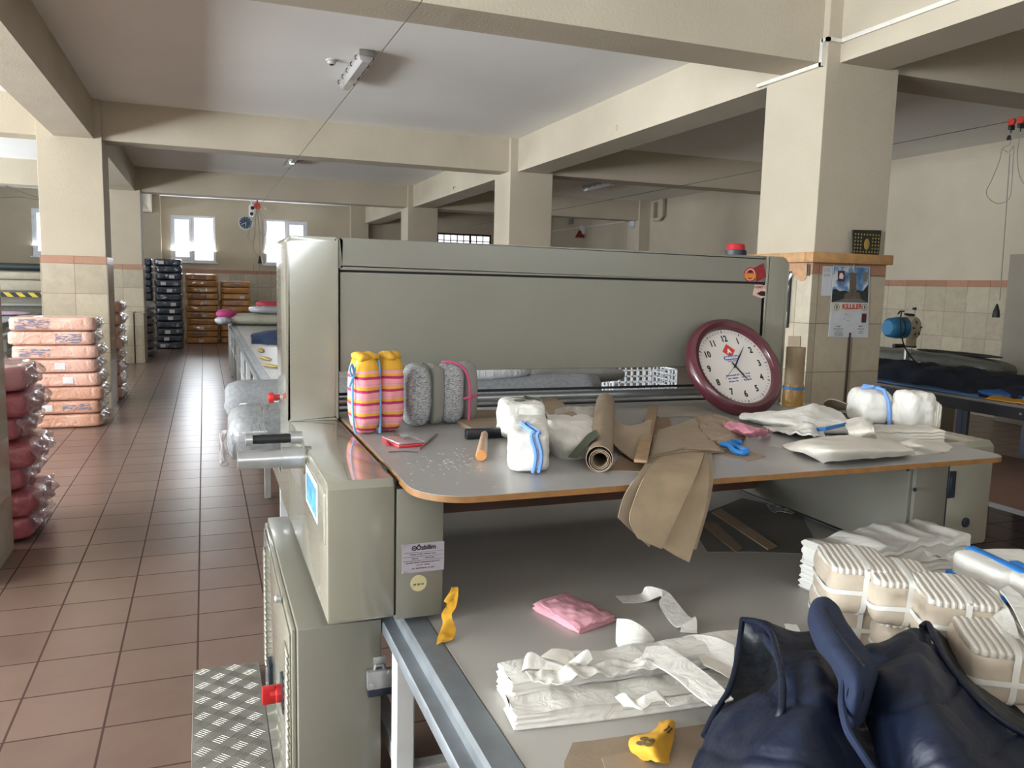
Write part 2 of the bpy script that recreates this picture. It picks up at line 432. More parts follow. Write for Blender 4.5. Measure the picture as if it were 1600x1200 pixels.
for i, (a, c, z0, z1) in enumerate(HF): window('x', YF, a, c, z0, z1, 1, ['sashL', 'sashR', 'grid', 'sashL'][i])
for a, c, z0, z1 in HL: window('y', XL, a, c, z0, z1, -1, 'plain')
for a, c, z0, z1 in HN: window('x', YN, a, c, z0, z1, -1, 'plain')

# plain pier and dark doorway at the right wall
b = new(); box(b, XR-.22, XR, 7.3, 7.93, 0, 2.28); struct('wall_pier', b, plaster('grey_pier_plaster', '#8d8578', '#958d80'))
b = new(); box(b, XR-.06, XR+.02, 6.3, 7.3, 0, 2.2, .005, 1); struct('door_1', b, mat('dark_door_paint', '#1d1b1c', .5))

# ------------------------------------------------------------------ the spreading machine on its long table
TZ = .87      # long table top
BZ = 1.24     # machine's work board top
M_paint = mat('grey_green_machine_paint', '#8d8b7d', .22, var=.03, vs=5, bump=.03, bs=14, bd=.002, coat=.9)
M_paintf = mat('grey_green_panel_paint', '#77756a', .32, var=.04, vs=3, bump=.04, bs=20, bd=.002, coat=.25)
M_dark = mat('black_rubber', '#1c1c1e', .5)
M_navyplastic = mat('dark_blue_black_plastic', '#1b2430', .45)
M_steel = mat('brushed_steel', '#b5b7b8', .32, .7, vs=30)
M_dsteel = mat('dull_dark_steel', '#6a6f75', .38, .6, vs=14, var=.2)
M_galv = mat('galvanised_rail', '#888e93', .40, .5, vs=10, var=.15, bump=.1, bs=60)
M_black = mat('black_gap', '#0d0d0e', .8)
M_red = mat('red_plastic', '#b32024', .35)
M_white = mat('white_label_paper', '#d9d9dc', .6)
M_lam = mat('grey_laminate_table_top', '#a5a29c', .42, col2='#aeaba5', vs=2.5, bump=.03, bs=90, bd=.001)
M_lamb = mat('grey_laminate_board', '#918f8c', .3, col2='#9a9896', vs=6, bump=.04, bs=120, bd=.001)
M_ply = mat('varnished_plywood_edge', '#8a6238', .45, var=.12, vs=30)

T = thing('cutting_table', 'long grey laminate table with steel side rails running under the green machine', 'table', (1.3, 7, 0))
TX0, TX1 = .505, 2.07
b = new(); box(b, TX0, TX1, -.3, 16.2, TZ-.03, TZ, .002, 1); obj('table_top', b, M_lam, T)
def rail(x0, x1, sgn, nm):
    b = new()
    # L-shaped rail: raised flat beside the top, gutter, outer lip
    prof = [(0, -.055), (0, -.030), (.003, -.026), (.032, -.026), (.034, -.006), (.042, .002), (.096, .002), (.096, -.055)]
    prof = [((x0+u) if sgn > 0 else (x1-u), TZ+v) for u, v in prof]
    prism(b, prof, -16.2, .3, Matrix(((1, 0, 0, 0), (0, 0, -1, 0), (0, 1, 0, 0), (0, 0, 0, 1)))); obj('side_rail', b, M_galv, T)
rail(.405, TX0, 1, 'l'); rail(TX1, 2.17, -1, 'r')
M_frame = mat('light_grey_steel_frame', '#c4c6c6', .4)
ys = [.2, 1.80, 3.6, 5.0, 6.4, 7.8, 9.2, 10.6, 12, 13.4, 14.8, 16.0]
for y in ys:
    for x in (.41, 2.10):
        b = new(); box(b, x, x+.048, y, y+.048, 0, TZ-.055, .004, 1); obj('leg', b, M_frame, T)
b = new()
for y in ys: box(b, .47, 2.09, y+.01, y+.05, .46, .51); box(b, .47, 2.09, y+.01, y+.05, TZ-.10, TZ-.04)
for x in (.43, 2.095):
    box(b, x, x+.04, 0, 16.1, .465, .515)
box(b, .55, .59, -.2, 16.1, TZ-.09, TZ-.03); box(b, 2.0, 2.04, -.2, 16.1, TZ-.09, TZ-.03)
obj('cross_frame', b, M_frame, T)

Mc = thing('spreading_machine', 'large grey green fabric spreading machine bridging the long table', 'machine', (1.3, 2.4, 0))
YP = 1.84
# left pod: side silhouette (y, z) extruded in x
def pod(x0, x1, nm, lab=None):
    b = new()
    poly = [(2.72, .895), (YP+.006, .895), (YP, .905), (YP, BZ-.02), (YP+.018, BZ-.003), (2.72, BZ-.003)]
    prism(b, poly, x0, x1, MYZ, .006, 2); return obj(nm, b, M_paint, Mc)
pl = pod(.255, .415, 'side_pod')
b = new(); box(b, .250, .27, YP+.02, 2.72, 1.08, BZ-.03, .008, 3); obj('pod_side_cover', b, M_paint, Mc)
b = new(); box(b, .414, .4175, YP+.001, 2.7, .9, BZ-.006); obj('panel_gap', b, M_black, Mc)
b = new(); box(b, .4175, .535, YP, 2.72, .887, 1.212, .003, 2); end = obj('end_plate', b, M_paintf, Mc)
pod(2.20, 2.39, 'side_pod')
b = new(); box(b, 2.06, 2.196, YP, 2.72, .887, 1.205, .003, 2); obj('end_plate', b, M_paintf, Mc)
b = new(); box(b, 2.196, 2.20, YP+.001, 2.7, .9, BZ-.006); obj('panel_gap', b, M_black, Mc)
b = new(); box(b, 2.045, 2.062, YP+.012, 2.86, .89, 1.205, .003, 2); sp = obj('inner_side_panel', b, M_paintf, Mc)
b = new()
for px, py in ((1419, 733), (1430, 765), (1425, 827)):
    p = onx(px, py, 2.044); lathe(b, [(.0065, 0), (.0065, .003), (.003, .004), (0, .004)], 10, frameM(p, (0, 1, 0), (0, 0, -1) if 0 else (0, 0, 1)) @ Matrix.Scale(-1, 4, (0, 0, 1)))
obj('screw', b, M_dark, sp)
# rocker switch slot and round socket on the right pod front
b = new(); p0 = ony(1481, 737, YP-.001); box(b, 2.197, 2.228, YP-.004, YP+.004, 1.06, 1.148, .002, 1); box(b, 2.203, 2.215, YP-.007, YP, 1.075, 1.135, .002, 1); obj('switch', b, M_navyplastic, Mc)
b = new(); lathe(b, [(.016, 0), (.016, .004), (.010, .006), (0, .002)], 18, frameM(ony(1508, 816, YP), (1, 0, 0), (0, 0, 1))); obj('socket', b, M_navyplastic, Mc)
# tower: rounded side covers, top bar, back panel
YT = 2.70
def tower(x0, x1, r):
    b = new(); prism(b, rrect(x0, x1, BZ-.002, 1.842, r), YT, YT+.34, MXZ, .012, 3); return obj('tower_cover', b, M_paint, Mc)
tower(.245, .413, [.004, .022, .004, .004]); tower(2.125, 2.235, [.032, .004, .004, .004])
b = new(); prism(b, rrect(.4155, 2.123, 1.738, 1.842, [.004, .004, .004, .004]), YT+.004, YT+.34, MXZ, .014, 3); bar = obj('top_bar', b, M_paintf, Mc)
b = new(); box(b, .413, .4165, YT+.006, YT+.3, BZ, 1.835); box(b, 2.121, 2.126, YT+.006, YT+.3, BZ, 1.835); box(b, .4165, 2.12, YT+.012, YT+.03, 1.728, 1.74); obj('shadow_gap', b, M_black, Mc)
b = new(); box(b, .420, 2.112, YT+.004, YT+.05, 1.398, 1.730, .002, 1); obj('back_panel', b, M_paintf, Mc)
b = new(); box(b, .252, .405, YT+.01, YT+.33, .9, BZ); box(b, 2.13, 2.23, YT+.01, YT+.33, .9, BZ); obj('tower_foot', b, M_paint, Mc)
# work board
b = new(); bx0, bx1, by0, by1 = .424, 2.185, 1.632, 2.86
prism(b, rrect(bx0, bx1, by0, by1, [0, 0, .13, .05], 8), BZ-.015, BZ-.0012); obj('work_board_edge', b, M_ply, Mc, label='orange brown wooden edge of the board')
b = new(); prism(b, rrect(bx0+.0015, bx1-.0015, by0+.0015, by1, [0, 0, .129, .049], 8), BZ-.0015, BZ); obj('work_board', b, M_lamb, Mc)
b = new(); box(b, .54, 2.045, YP+.02, YP+.05, BZ-.055, BZ-.015); box(b, .54, 2.045, 2.3, 2.34, BZ-.055, BZ-.015); obj('board_rail', b, M_paintf, Mc)
b = new(); box(b, .54, 2.045, 2.58, 2.62, .92, 1.0); obj('lower_bar', b, mat('rusty_brown_bar', '#6b4a3c', .5), Mc)
# rollers behind the panel
b = new(); cyl(b, (.42, 2.83, 1.306), (2.12, 2.83, 1.306), .005, 12); obj('thin_bar', b, M_dark, Mc)
b = new(); cyl(b, (.42, 2.83, 1.279), (2.12, 2.83, 1.279), .016, 24); obj('feed_roller', b, mat('polished_steel', '#a5a7a8', .28, .7, vs=20), Mc)
b = new(); cyl(b, (.42, 2.95, 1.200), (2.12, 2.95, 1.200), .036, 24); obj('lower_roller', b, M_dsteel, Mc)
b = new(); cyl(b, (.42, 2.80, 1.252), (2.12, 2.80, 1.252), .004, 12); obj('thin_bar', b, M_dark, Mc)
# fabric cradle arms behind
for x in (.27, 2.1):
    b = new(); prism(b, [(3.0, .86), (4.35, .86), (4.35, .93), (3.0, .93)], x, x+.07, MYZ, .004, 1); obj('cradle_arm', b, M_paint, Mc)
# emergency button, grip, shaft with flange on the left side
b = new(); Mx = frameM((.245, 2.92, 1.288), (0, 1, 0), (0, 0, 1)) @ Matrix.Scale(-1, 4, (0, 0, 1))
lathe(b, [(.010, 0), (.010, .02), (.014, .022), (.0185, .026), (.0185, .036), (.015, .042), (0, .044)], 20, Mx); obj('emergency_button', b, M_red, Mc)
b = new(); lathe(b, [(.016, -.004), (.016, .003), (.009, .004), (.009, .021), (0, .021)], 16, Mx); obj('button_collar', b, M_steel, Mc)
yh = 2.30; zh = onx(441, 685, .2).z
zh = ony(440, 685, yh).z
b = new(); lathe(b, [(.0125, .03), (.0135, .045), (.0125, .06), (.0135, .075), (.0125, .09), (.0135, .105), (.0125, .125), (.0125, .135)], 18, frameM((.25, yh, zh), (0, 1, 0), (0, 0, 1)) @ Matrix.Scale(-1, 4, (0, 0, 1))); g = obj('grip', b, M_dark, Mc)
for a, c, r in ((0, .032, .018), (.134, .152, .017)):
    b = new(); cyl(b, (.25-a, yh, zh), (.25-c, yh, zh), r, 18); obj('grip_collar', b, M_steel, g)
ys_ = 2.26; zs = ony(440, 716, ys_).z
b = new(); cyl(b, (.27, ys_, zs), (.19, ys_, zs), .030, 28); cyl(b, (.19, ys_, zs), (.075, ys_, zs), .0255, 28); obj('shaft', b, M_steel, Mc)
b = new(); cyl(b, (.249, ys_, zs), (.245, ys_, zs), .048, 30); obj('flange', b, M_paint, Mc)
# blue sticker on the pod's outer side
b = new(); ycs = [onx(478, 718, .2485).y, onx(496, 750, .2485).y]
box(b, .2478, .2496, ycs[1], ycs[0], 1.105, 1.205); obj('sticker', b, M_white, Mc, label='white sticker with blue picture')
b = new(); box(b, .2470, .2478, ycs[1]+.02, ycs[0]-.02, 1.115, 1.190)
obj('sticker_picture', b, mat('blue_print', '#2f6f97', .4, col2='#5fa3bd', vs=30), Mc)
# name plate and round sticker on the end plate
M_alu = mat('printed_aluminium_plate', '#a9a2ab', .4, .2)
x0 = ony(628, 850, YP).x; x1 = ony(694, 850, YP).x; z1 = ony(661, 848, YP).z; z0 = ony(661, 893, YP).z
b = new(); box(b, x0, x1, YP-.0015, YP, z0, z1); npl = obj('name_plate', b, M_alu, Mc)
M_ink = mat('black_ink', '#1a181a', .6)
cxp = (x0+x1)/2; hh = z1-z0; FX = lambda x, z, y=YP-.0017: frameM((x, y, z), (1, 0, 0), (0, 0, 1))
b = new()
text(b, 'Özbilim', .0155, FX(cxp+.007, z1-hh*.16), .0006, .0002)
for i, (s, zf) in enumerate((('MODEL  SP 1800XXX | MAKINA  NO 02', .38), ('SERI NO            | URETIM 2002', .52), ('ISTANBUL TEKSTIL MAKINALARI SAN. VE TIC.', .66), ('LTD. STI.  TURKEY', .75), ('TEL : 0212 000 00 00   FAX : 0212', .86))):
    text(b, s.replace('X', '').replace('|', ' '), .0042, FX(cxp, z1-hh*zf), 0, .0002)
for zf in (.31, .45, .59): box(b, x0+.003, x1-.003, YP-.0018, YP-.0015, z1-hh*zf-.0003, z1-hh*zf+.0003)
lathe(b, [(.0062, 0), (.0062, .0003), (.0036, .0003), (.0036, 0)], 20, FX(x0+.030, z1-hh*.16), False); lathe(b, [(.002, 0), (0, .0004)], 10, FX(x0+.030, z1-hh*.16))
obj('lettering', b, M_ink, npl)
b = new()
for x in (x0+.003, x1-.003):
    for z in (z0+.003, z1-.003): lathe(b, [(.0032, 0), (.0028, .002), (0, .0028)], 10, FX(x, z))
obj('rivet', b, M_steel, npl)
pc = ony(654, 911, YP)
b = new(); lathe(b, [(.0205, 0), (.0205, .0008), (0, .0008)], 32, FX(pc.x, pc.z, YP)); rs = obj('round_sticker', b, mat('yellowed_round_sticker', '#bdb489', .5), Mc)
b = new(); text(b, '04  20  03', .0062, FX(pc.x, pc.z-.003, YP-.001), .0001, .0002); obj('lettering', b, M_ink, rs)
# dark slot between board and pod
b = new(); box(b, .413, .419, 1.93, 2.02, BZ-.002, BZ+.0005); obj('slot', b, M_black, Mc)
# beacon
pbx = ony(1145, 397, 2.9)
bc = thing('warning_beacon', 'round red topped warning beacon on the machine top bar', 'beacon', (2.10, 2.88, 1.842))
b = new(); lathe(b, [(.045, 1.842), (.045, 1.868), (.040, 1.870)], 28, Matrix.Translation((2.10, 2.88, 0))); obj('base', b, M_navyplastic, bc)
b = new(); lathe(b, [(.041, 1.870), (.036, 1.894), (.030, 1.898), (0, 1.899)], 28, Matrix.Translation((2.10, 2.88, 0))); obj('lens', b, mat('red_lens', '#a3262b', .2), bc)
# stickers on the bar and the panel (top right corner)
def facep(px, py, Y=YT+.003): p = ony(px, py, Y); return p
def flat_poly(b, pts, Y=YT+.0035, th=.0006):
    P = [ony(x, y, Y) for x, y in pts]; prism(b, [(p.x, p.z) for p in P], Y-th, Y, MXZ)
b = new(); flat_poly(b, [(1177, 419), (1193, 411), (1197, 433), (1182, 440)]); s1 = obj('red_sticker', b, mat('red_sticker_print', '#8e2a2e', .35, col2='#7a1f25', vs=90), bar)
c = facep(1172, 429); b = new(); lathe(b, [(.0295, 0), (.0295, .001), (0, .001)], 28, FX(c.x, c.z, YT+.0032)); obj('round_red_sticker', b, mat('round_sticker_red', '#a33434', .35), s1)
b = new(); lathe(b, [(.0235, .001), (.0235, .0014), (.0205, .0014), (.0205, .001)], 28, FX(c.x, c.z, YT+.0032), False); obj('sticker_ring', b, mat('sticker_white', '#d8c6bd', .4), s1)
b = new(); box(b, c.x-.027, c.x+.027, YT+.0012, YT+.002, c.z-.013, c.z+.004); obj('sticker_band', b, mat('sticker_orange', '#c9822c', .4), s1)
b = new(); text(b, 'XXX', .001, FX(0, 0)) if 0 else box(b, c.x-.008, c.x+.008, YT+.001, YT+.0018, c.z+.008, c.z+.016); obj('sticker_motif', b, M_ink, s1)
b = new(); flat_poly(b, [(1179, 445), (1204, 446), (1203, 462), (1190, 466), (1176, 461)]); s2 = obj('pale_sticker', b, mat('pale_pink_sticker', '#cfb0a5', .4, col2='#c4a093', vs=60), bar)
c = facep(1192, 449); b = new(); text(b, 'HIZMET CARD', .013, FX(c.x, c.z, YT+.0028), .0004, .0002); obj('lettering', b, mat('dark_red_ink', '#8a2a2a', .6), s2)
c = facep(1192, 458); b = new(); prism(b, [(c.x-.03, c.z-.002), (c.x-.01, c.z+.008), (c.x+.02, c.z+.006), (c.x+.03, c.z-.006), (c.x+.005, c.z-.012), (c.x-.015, c.z-.010)], YT+.0022, YT+.0029, MXZ); obj('sticker_motif', b, M_ink, s2)

# electric cabinet under the left pod
Cb = thing('electric_cabinet', 'grey green electric cabinet with red switch standing below the machine pod', 'cabinet', (.3, 2.4, 0))
cx0, cx1, cy0, cy1, cz = .196, .403, 1.935, 2.93, .852
b = new(); box(b, cx0, cx1, cy0, cy1, .12, cz, .004, 2); obj('body', b, M_paintf, Cb)
b = new(); box(b, cx0-.012, cx0-.001, cy0+.03, cy1-.02, .14, cz-.012, .003, 2); dr = obj('door', b, M_paint, Cb)
b = new(); box(b, cx0-.0175, cx0-.012, cy0+.045, cy1-.035, .155, cz-.03, .003, 2); obj('door_panel', b, M_paint, dr)
b = new(); box(b, cx0+.02, cx1-.02, cy0+.02, cy1-.02, 0, .12); obj('plinth', b, M_dark, Cb)
for (ya, yb, n) in ((2.78, 2.86, 0), (1.98, 2.07, 0)):
    b = new()
    for i in range(20):
        z = .36+i*.021; box(b, cx0-.024, cx0-.016, ya, yb, z, z+.011, .003, 1)
    obj('louvre_vent', b, M_paint, dr)
b = new(); p = onx(437, 935, cx0-.02); lathe(b, [(.011, 0), (.011, .012), (.007, .016), (0, .016)], 16, frameM((cx0-.018, p.y, p.z), (0, -1, 0), (0, 0, 1))); obj('lock', b, M_steel, dr)
p = onx(443, 1082, cx0-.02)
b = new(); box(b, cx0-.026, cx0-.016, p.y-.035, p.y+.035, p.z-.045, p.z+.045, .003); obj('switch_plate', b, M_navyplastic, dr)
b = new(); lathe(b, [(.024, 0), (.024, .012), (.017, .016), (.016, .03), (0, .03)], 20, frameM((cx0-.026, p.y, p.z), (0, -1, 0), (0, 0, 1)))
box(b, cx0-.075, cx0-.04, p.y-.010, p.y+.010, p.z-.024, p.z+.024, .004); obj('main_switch', b, M_red, dr)
p = onx(424, 1045, cx0-.02)
b = new(); box(b, cx0-.03, cx0-.016, p.y-.03, p.y+.03, p.z-.05, p.z+.03, .003); obj('cable_gland', b, M_navyplastic, dr)
# limit switch bracket on the cabinet front
b = new(); q0 = ony(593, 1033, cy0); q1 = ony(590, 1058, cy0)
box(b, q0.x-.016, q0.x+.016, cy0-.006, cy0, q0.z-.014, q0.z+.014, .002)
box(b, q1.x-.030, q1.x+.036, cy0-.022, cy0-.004, q1.z-.022, q1.z+.026, .003); lathe(b, [(.006, 0), (.006, .004), (0, .004)], 10, FX(q1.x-.02, q1.z-.010, cy0-.022)); lathe(b, [(.006, 0), (.006, .004), (0, .004)], 10, FX(q1.x+.026, q1.z+.018, cy0-.022)); tube(b, [(q0.x-.014, cy0-.008, q0.z-.016), (q0.x-.010, cy0-.012, q0.z-.004), (q0.x+.006, cy0-.012, q0.z-.004), (q0.x+.012, cy0-.008, q0.z-.016)], .004, 8)
lt = obj('door_latch', b, M_steel, Cb)
b = new(); box(b, q1.x-.027, q1.x+.033, cy0-.020, cy0-.004, q1.z-.042, q1.z-.022, .002); obj('latch_pad', b, M_navyplastic, lt)
# checker plate step
kp = NT('checker_plate'); tc = kp.n('ShaderNodeTexCoord'); sx = kp.n('ShaderNodeSeparateXYZ'); kp.l(tc.outputs['Object'], sx.inputs[0])
kp.b.inputs['Metallic'].default_value = .25; kp.b.inputs['Roughness'].default_value = .38
nzf = kp.noise(9, 4); kp.l(kp.ramp(nzf, [(.3, '#77756e'), (.7, '#8e8c84')]), kp.b.inputs['Base Color'])
M_chk = kp.m
St = thing('checker_plate_step', 'worn aluminium checker plate step on the floor beside the electric cabinet', 'step', (.05, 2.6, 0))
b = new(); box(b, -.076, .19, 1.5, 3.50, .012, .045, .002, 1); box(b, -.07, .18, 1.52, 3.48, 0, .012); obj('plate', b, M_chk, St)
b = new(); cell = .062; i = 0
yy = 1.52
while yy < 3.48:
    xx = -.07; j = 0
    while xx < .17:
        a = 45 if (i+j) % 2 == 0 else -45
        for k in range(-2, 3):
            u = Vector((math.cos(math.radians(a)), math.sin(math.radians(a)), 0)); v = Vector((-u.y, u.x, 0))
            cpt = Vector((xx+cell/2, yy+cell/2, .045))+v*k*.0105
            L = .021; ww = .0014
            if not (-.072 < cpt.x < .182): continue
            vs = [b.verts.new(cpt+u*s*L*(1 if z0_ == 0 else .8)+v*t*ww*(1 if z0_ == 0 else .4)+Vector((0, 0, z0_))) for z0_ in (0, .0013) for s, t in ((-1, -1), (1, -1), (1, 1), (-1, 1))]
            b.faces.new(vs[4:]);
            for q in range(4): b.faces.new((vs[q], vs[(q+1) % 4], vs[4+(q+1) % 4], vs[4+q]))
        xx += cell; j += 1
    yy += cell; i += 1
obj('tread_pattern', b, mat('bright_worn_aluminium', '#9f9d96', .42, .5), St)

# ------------------------------------------------------------------ fixtures of the hall
M_lampgrey = mat('lamp_housing_grey', '#8f8e8a', .5)
kd = NT('clear_ribbed_diffuser'); kd.b.inputs['Base Color'].default_value = lin('#d8d4d2'); kd.b.inputs['Roughness'].default_value = .15; kd.b.inputs['Coat Weight'].default_value = .6; kd.b.inputs['Alpha'].default_value = .8
M_diff = kd.m
def lamp(loc, ang, label, L=1.28):
    t = thing('ceiling_lamp', label, 'ceiling light', loc, 'tube lamps on the ceiling'); t['_w'] = 0
    b = new(); box(b, -.075, .075, -L/2, L/2, -.055, 0, .015, 2); obj('housing', b, M_lampgrey, t)
    b = new(); prism(b, [(-.07, -.05), (.07, -.05), (.06, -.085), (.035, -.108), (-.035, -.108), (-.06, -.085)], -L/2+.03, L/2-.03, MXZ, .006, 2); obj('diffuser', b, M_diff, t)
    for s in (-1, 1):
        for i in range(5):
            b = new(); y = -L/2+.12+i*(L-.24)/4; tube(b, [(s*.072, y, -.03), (s*.088, y, -.04), (s*.09, y, -.065), (s*.074, y, -.072)], .005, 6); obj('clip', b, M_dark, t)
    t.rotation_euler = (0, 0, ang); return t
p = onz(558, 108, 3.80); lamp((p.x+.0, 8.48, ZC), 0, 'nearest ceiling tube lamp with clear ribbed cover, above the middle bay')
p = onz(456, 252, 3.80); dup_l = lamp((p.x, p.y, ZC), 0, 'smaller looking ceiling tube lamp in the second bay above the aisle')
p = onz(935, 291, 3.80); lamp((p.x, p.y, ZC), math.radians(0), 'ceiling tube lamp in the dim right bay behind the big column')
p = onz(750, 331, 3.80); lamp((p.x, min(p.y, YF-.7), ZC), math.radians(90), 'ceiling tube lamp close to the dark gridded window')
p = onz(518, 100, 3.82); t = thing('smoke_detector', 'small round white smoke detector on the ceiling beside the nearest lamp', 'smoke detector', (p.x, p.y, ZC))
b = new(); Mt = Matrix.Translation((p.x, p.y, 0)); lathe(b, [(.055, ZC), (.055, ZC-.012), (.040, ZC-.022), (.040, ZC-.035), (.028, ZC-.044), (0, ZC-.045)], 24, Mt); obj('base', b, mat('off_white_plastic', '#c9c5c0', .45), t)
b = new(); lathe(b, [(.022, ZC-.044), (.018, ZC-.052), (0, ZC-.053)], 16, Mt); obj('sensor', b, M_dark, t)
M_wire = mat('steel_wire', '#4b453f', .7)
p0 = onz(660, 0, 3.3); p1 = onz(405, 320, 3.3)
X0 = (p0.x+p1.x)/2
b = new(); tube(b, [(p0.x, -2, 3.3), (p0.x, p0.y, 3.3), (X0, 12, 3.285), (X0, 23.9, 3.3)], .0035, 6); obj('steel_wire', b, M_wire, label='thin steel wire stretched under the beams along the aisle', cat='wire')
# white cable trunking around the near right column
M_trunk = mat('white_cable_trunking', '#d6d2c8', .4)
t = thing('cable_trunking', 'white cable trunking bent around the top of the near right column', 'cable duct', (4.26, 5, 3.4))
b = new(); box(b, 4.252, 4.281, 4.94, 5.68, 3.350, 3.378); box(b, 4.252, 4.281, 4.935, 4.965, 3.35, 3.54); box(b, 4.252, 4.281, 4.885, 4.95, 3.515, 3.54); obj('side_run', b, M_trunk, t)
b = new(); box(b, 4.252, 4.398, 4.885, 4.91, 3.515, 3.54); box(b, 4.380, 4.399, 1.5, 4.9, 3.515, 3.545); obj('beam_run', b, M_trunk, t)
for px, py, w_ in ((711, 292, 0), (962, 200, 1)):
    Y_ = onx(px, py, 4.395).y; z_ = onx(px, py, 4.395).z
    b = new()
    if w_ == 0: tube(b, [(4.40, Y_, z_), (4.37, Y_, z_), (4.36, Y_, z_-.03), (4.37, Y_, z_-.05)], .006, 6); obj('wall_hook', b, M_dark, label='small dark hook on the side of the long beam', cat='hook')
    else: lathe(b, [(.035, 0), (.035, .006), (0, .008)], 20, frameM((4.40, Y_, z_), (0, 1, 0), (0, 0, 1)) @ Matrix.Scale(-1, 4, (0, 0, 1))); obj('blanking_cap', b, M_wall, label='round cream blanking cap on the side of the long beam', cat='cap')
# far wall clock, cables with red pulleys and pendant
c = ony(384, 348, YF-.03)
t = thing('round_wall_clock', 'round wall clock with dark blue face hanging between the two far windows', 'clock', (c.x, YF, c.z))
Mc2 = frameM((c.x, YF-.001, c.z), (1, 0, 0), (0, 0, 1))
b = new(); lathe(b, [(.20, 0), (.20, .03), (.185, .05), (.165, .045), (.165, .035)], 36, Mc2); obj('rim', b, mat('pale_clock_rim', '#b9bfc4', .4), t)
b = new(); lathe(b, [(.166, .03), (.166, .036), (0, .036)], 36, Mc2); obj('dial', b, mat('navy_dial', '#33495c', .4), t)
b = new()
for k in range(12):
    a = k*math.pi/6; R = Mc2 @ Matrix.Rotation(a, 4, 'Z'); box(b, -.006, .006, .125, .15, .036, .039, M=R)
box(b, -.007, .007, -.09, .01, .04, .043, M=Mc2 @ Matrix.Rotation(math.radians(0), 4, 'Z')); box(b, -.006, .006, -.12, .01, .04, .043, M=Mc2 @ Matrix.Rotation(math.radians(-65), 4, 'Z')); obj('hands', b, M_white, t)
M_cable = mat('grey_cable', '#8b867d', .5)
M_redp = mat('orange_red_pulley', '#b0301f', .4)
def bell(b, p, h, r): lathe(b, [(r*.25, 0), (r*.45, -h*.15), (r*.9, -h*.8), (r, -h), (0, -h)], 16, Matrix.Translation(p))
t = thing('pulley_pendant', 'hanging control cable with red pulley and black pendant near the far wall', 'pendant', (X0, 23.2, 3.3))
q = ony(402, 322, 23.2); X1 = q.x
b = new(); lathe(b, [(.05, -.02), (.09, -.02), (.07, 0), (.09, .02), (.05, .02)], 16, frameM((X1, 23.2, q.z), (1, 0, 0), (0, 0, 1))); box(b, X1-.02, X1+.02, 23.19, 23.21, q.z, ZC); obj('pulley', b, M_redp, t)
for dx, zl, zr in ((0, 2.4, .12), (-.16, 2.75, .10), (.14, 2.9, .1)):
    b = new(); tube(b, [(X1, 23.2, q.z-.05), (X1+dx+zr, 23.2, q.z-.35), (X1+dx+zr*.9, 23.2, zl+.1), (X1+dx, 23.2, zl-.1), (X1+dx-zr, 23.2, zl+.1), (X1-.02, 23.2, q.z-.05)], .008, 6); obj('cable_loop', b, M_cable, t)
z_ = ony(405, 407, 23.2).z
b = new(); tube(b, [(X1+.01, 23.2, q.z-.05), (X1+.05, 23.2, 2.6), (X1+.05, 23.2, z_+.1)], .008, 6); tube(b, [(X1+.05, 23.2, z_-.08), (X1+.03, 23.2, z_-.35), (X1-.06, 23.2, z_-.42), (X1-.12, 23.2, z_-.3), (X1-.12, 23.2, z_-.1)], .008, 6); obj('pendant_cable', b, M_cable, t)
b = new(); bell(b, (X1+.05, 23.2, z_+.12), .2, .06); obj('pendant_switch', b, M_dark, t)
t = thing('spot_projector', 'small white spotlight with two black lenses by the red far pulley', 'lamp', (X1-.22, 23.5, 3.2))
b = new(); pz = ony(393, 327, 23.5); box(b, pz.x-.07, pz.x+.07, 23.4, 23.6, pz.z-.20, pz.z+.12, .05, 3); box(b, pz.x-.02, pz.x+.02, 23.45, 23.55, pz.z+.1, ZC); obj('housing', b, M_pvc, t)
b = new(); lathe(b, [(.05, 0), (.04, .02), (0, .02)], 14, frameM((pz.x+.02, 23.4, pz.z+.03), (1, 0, 0), (0, 0, 1))); obj('lens', b, M_dark, t)
b = new(); lathe(b, [(.05, 0), (.04, .02), (0, .02)], 14, frameM((pz.x+.0, 23.4, pz.z-.13), (1, 0, 0), (0, 0, 1))); obj('lens', b, M_dark, t)
# alarm bell, sensor and pipe in the far right bay (on the right wall and its pilaster)
pz = onx(908, 366, XR-.1); t = thing('alarm_bell', 'dark red alarm bell on the right wall beyond the middle column', 'alarm', (XR, pz.y, pz.z))
b = new(); lathe(b, [(.13, 0), (.12, -.05), (.07, -.12), (.04, -.2), (0, -.21)], 18, Matrix.Translation((pz.x-.05, pz.y, pz.z)) @ Matrix.Rotation(math.pi, 4, 'X') @ Matrix.Translation((0, 0, .1))); obj('bell', b, mat('dark_red_enamel', '#7c1f1c', .4), t)
b = new(); box(b, pz.x-.02, XR, pz.y-.03, pz.y+.03, pz.z, pz.z+.26); obj('bracket', b, M_white, t)
pz = onx(890, 341, XR-.1); b = new(); box(b, XR-.12, XR, pz.y-.08, pz.y+.08, pz.z-.18, pz.z+.02, .02); obj('wall_sensor', b, M_lampgrey, label='little grey sensor box high on the right wall above the bell', cat='sensor')
pz = ony(993, 349, 17.88); b = new(); pz.x = XR-.22; lathe(b, [(.12, 0), (.12, .05), (.09, .08), (.05, .06), (0, .06)], 20, frameM((XR-.3, 18.2, onx(993, 349, XR-.3).z), (0, 1, 0), (0, 0, 1)) @ Matrix.Scale(-1, 4, (0, 0, 1))); obj('round_speaker', b, mat('pale_grey_metal', '#b8bcc2', .3), label='round pale speaker on the pilaster of the right wall', cat='speaker')
zz = onx(930, 352, XR-.02).z
b = new(); tube(b, [(XR-.03, 18.5, zz), (XR-.03, 21, zz-.02), (XR-.03, 23.9, zz)], .018, 8); obj('wall_cable', b, M_trunk, label='pale cable running level along the right wall past the bell', cat='cable')
py = onx(1027, 330, XR-.1)
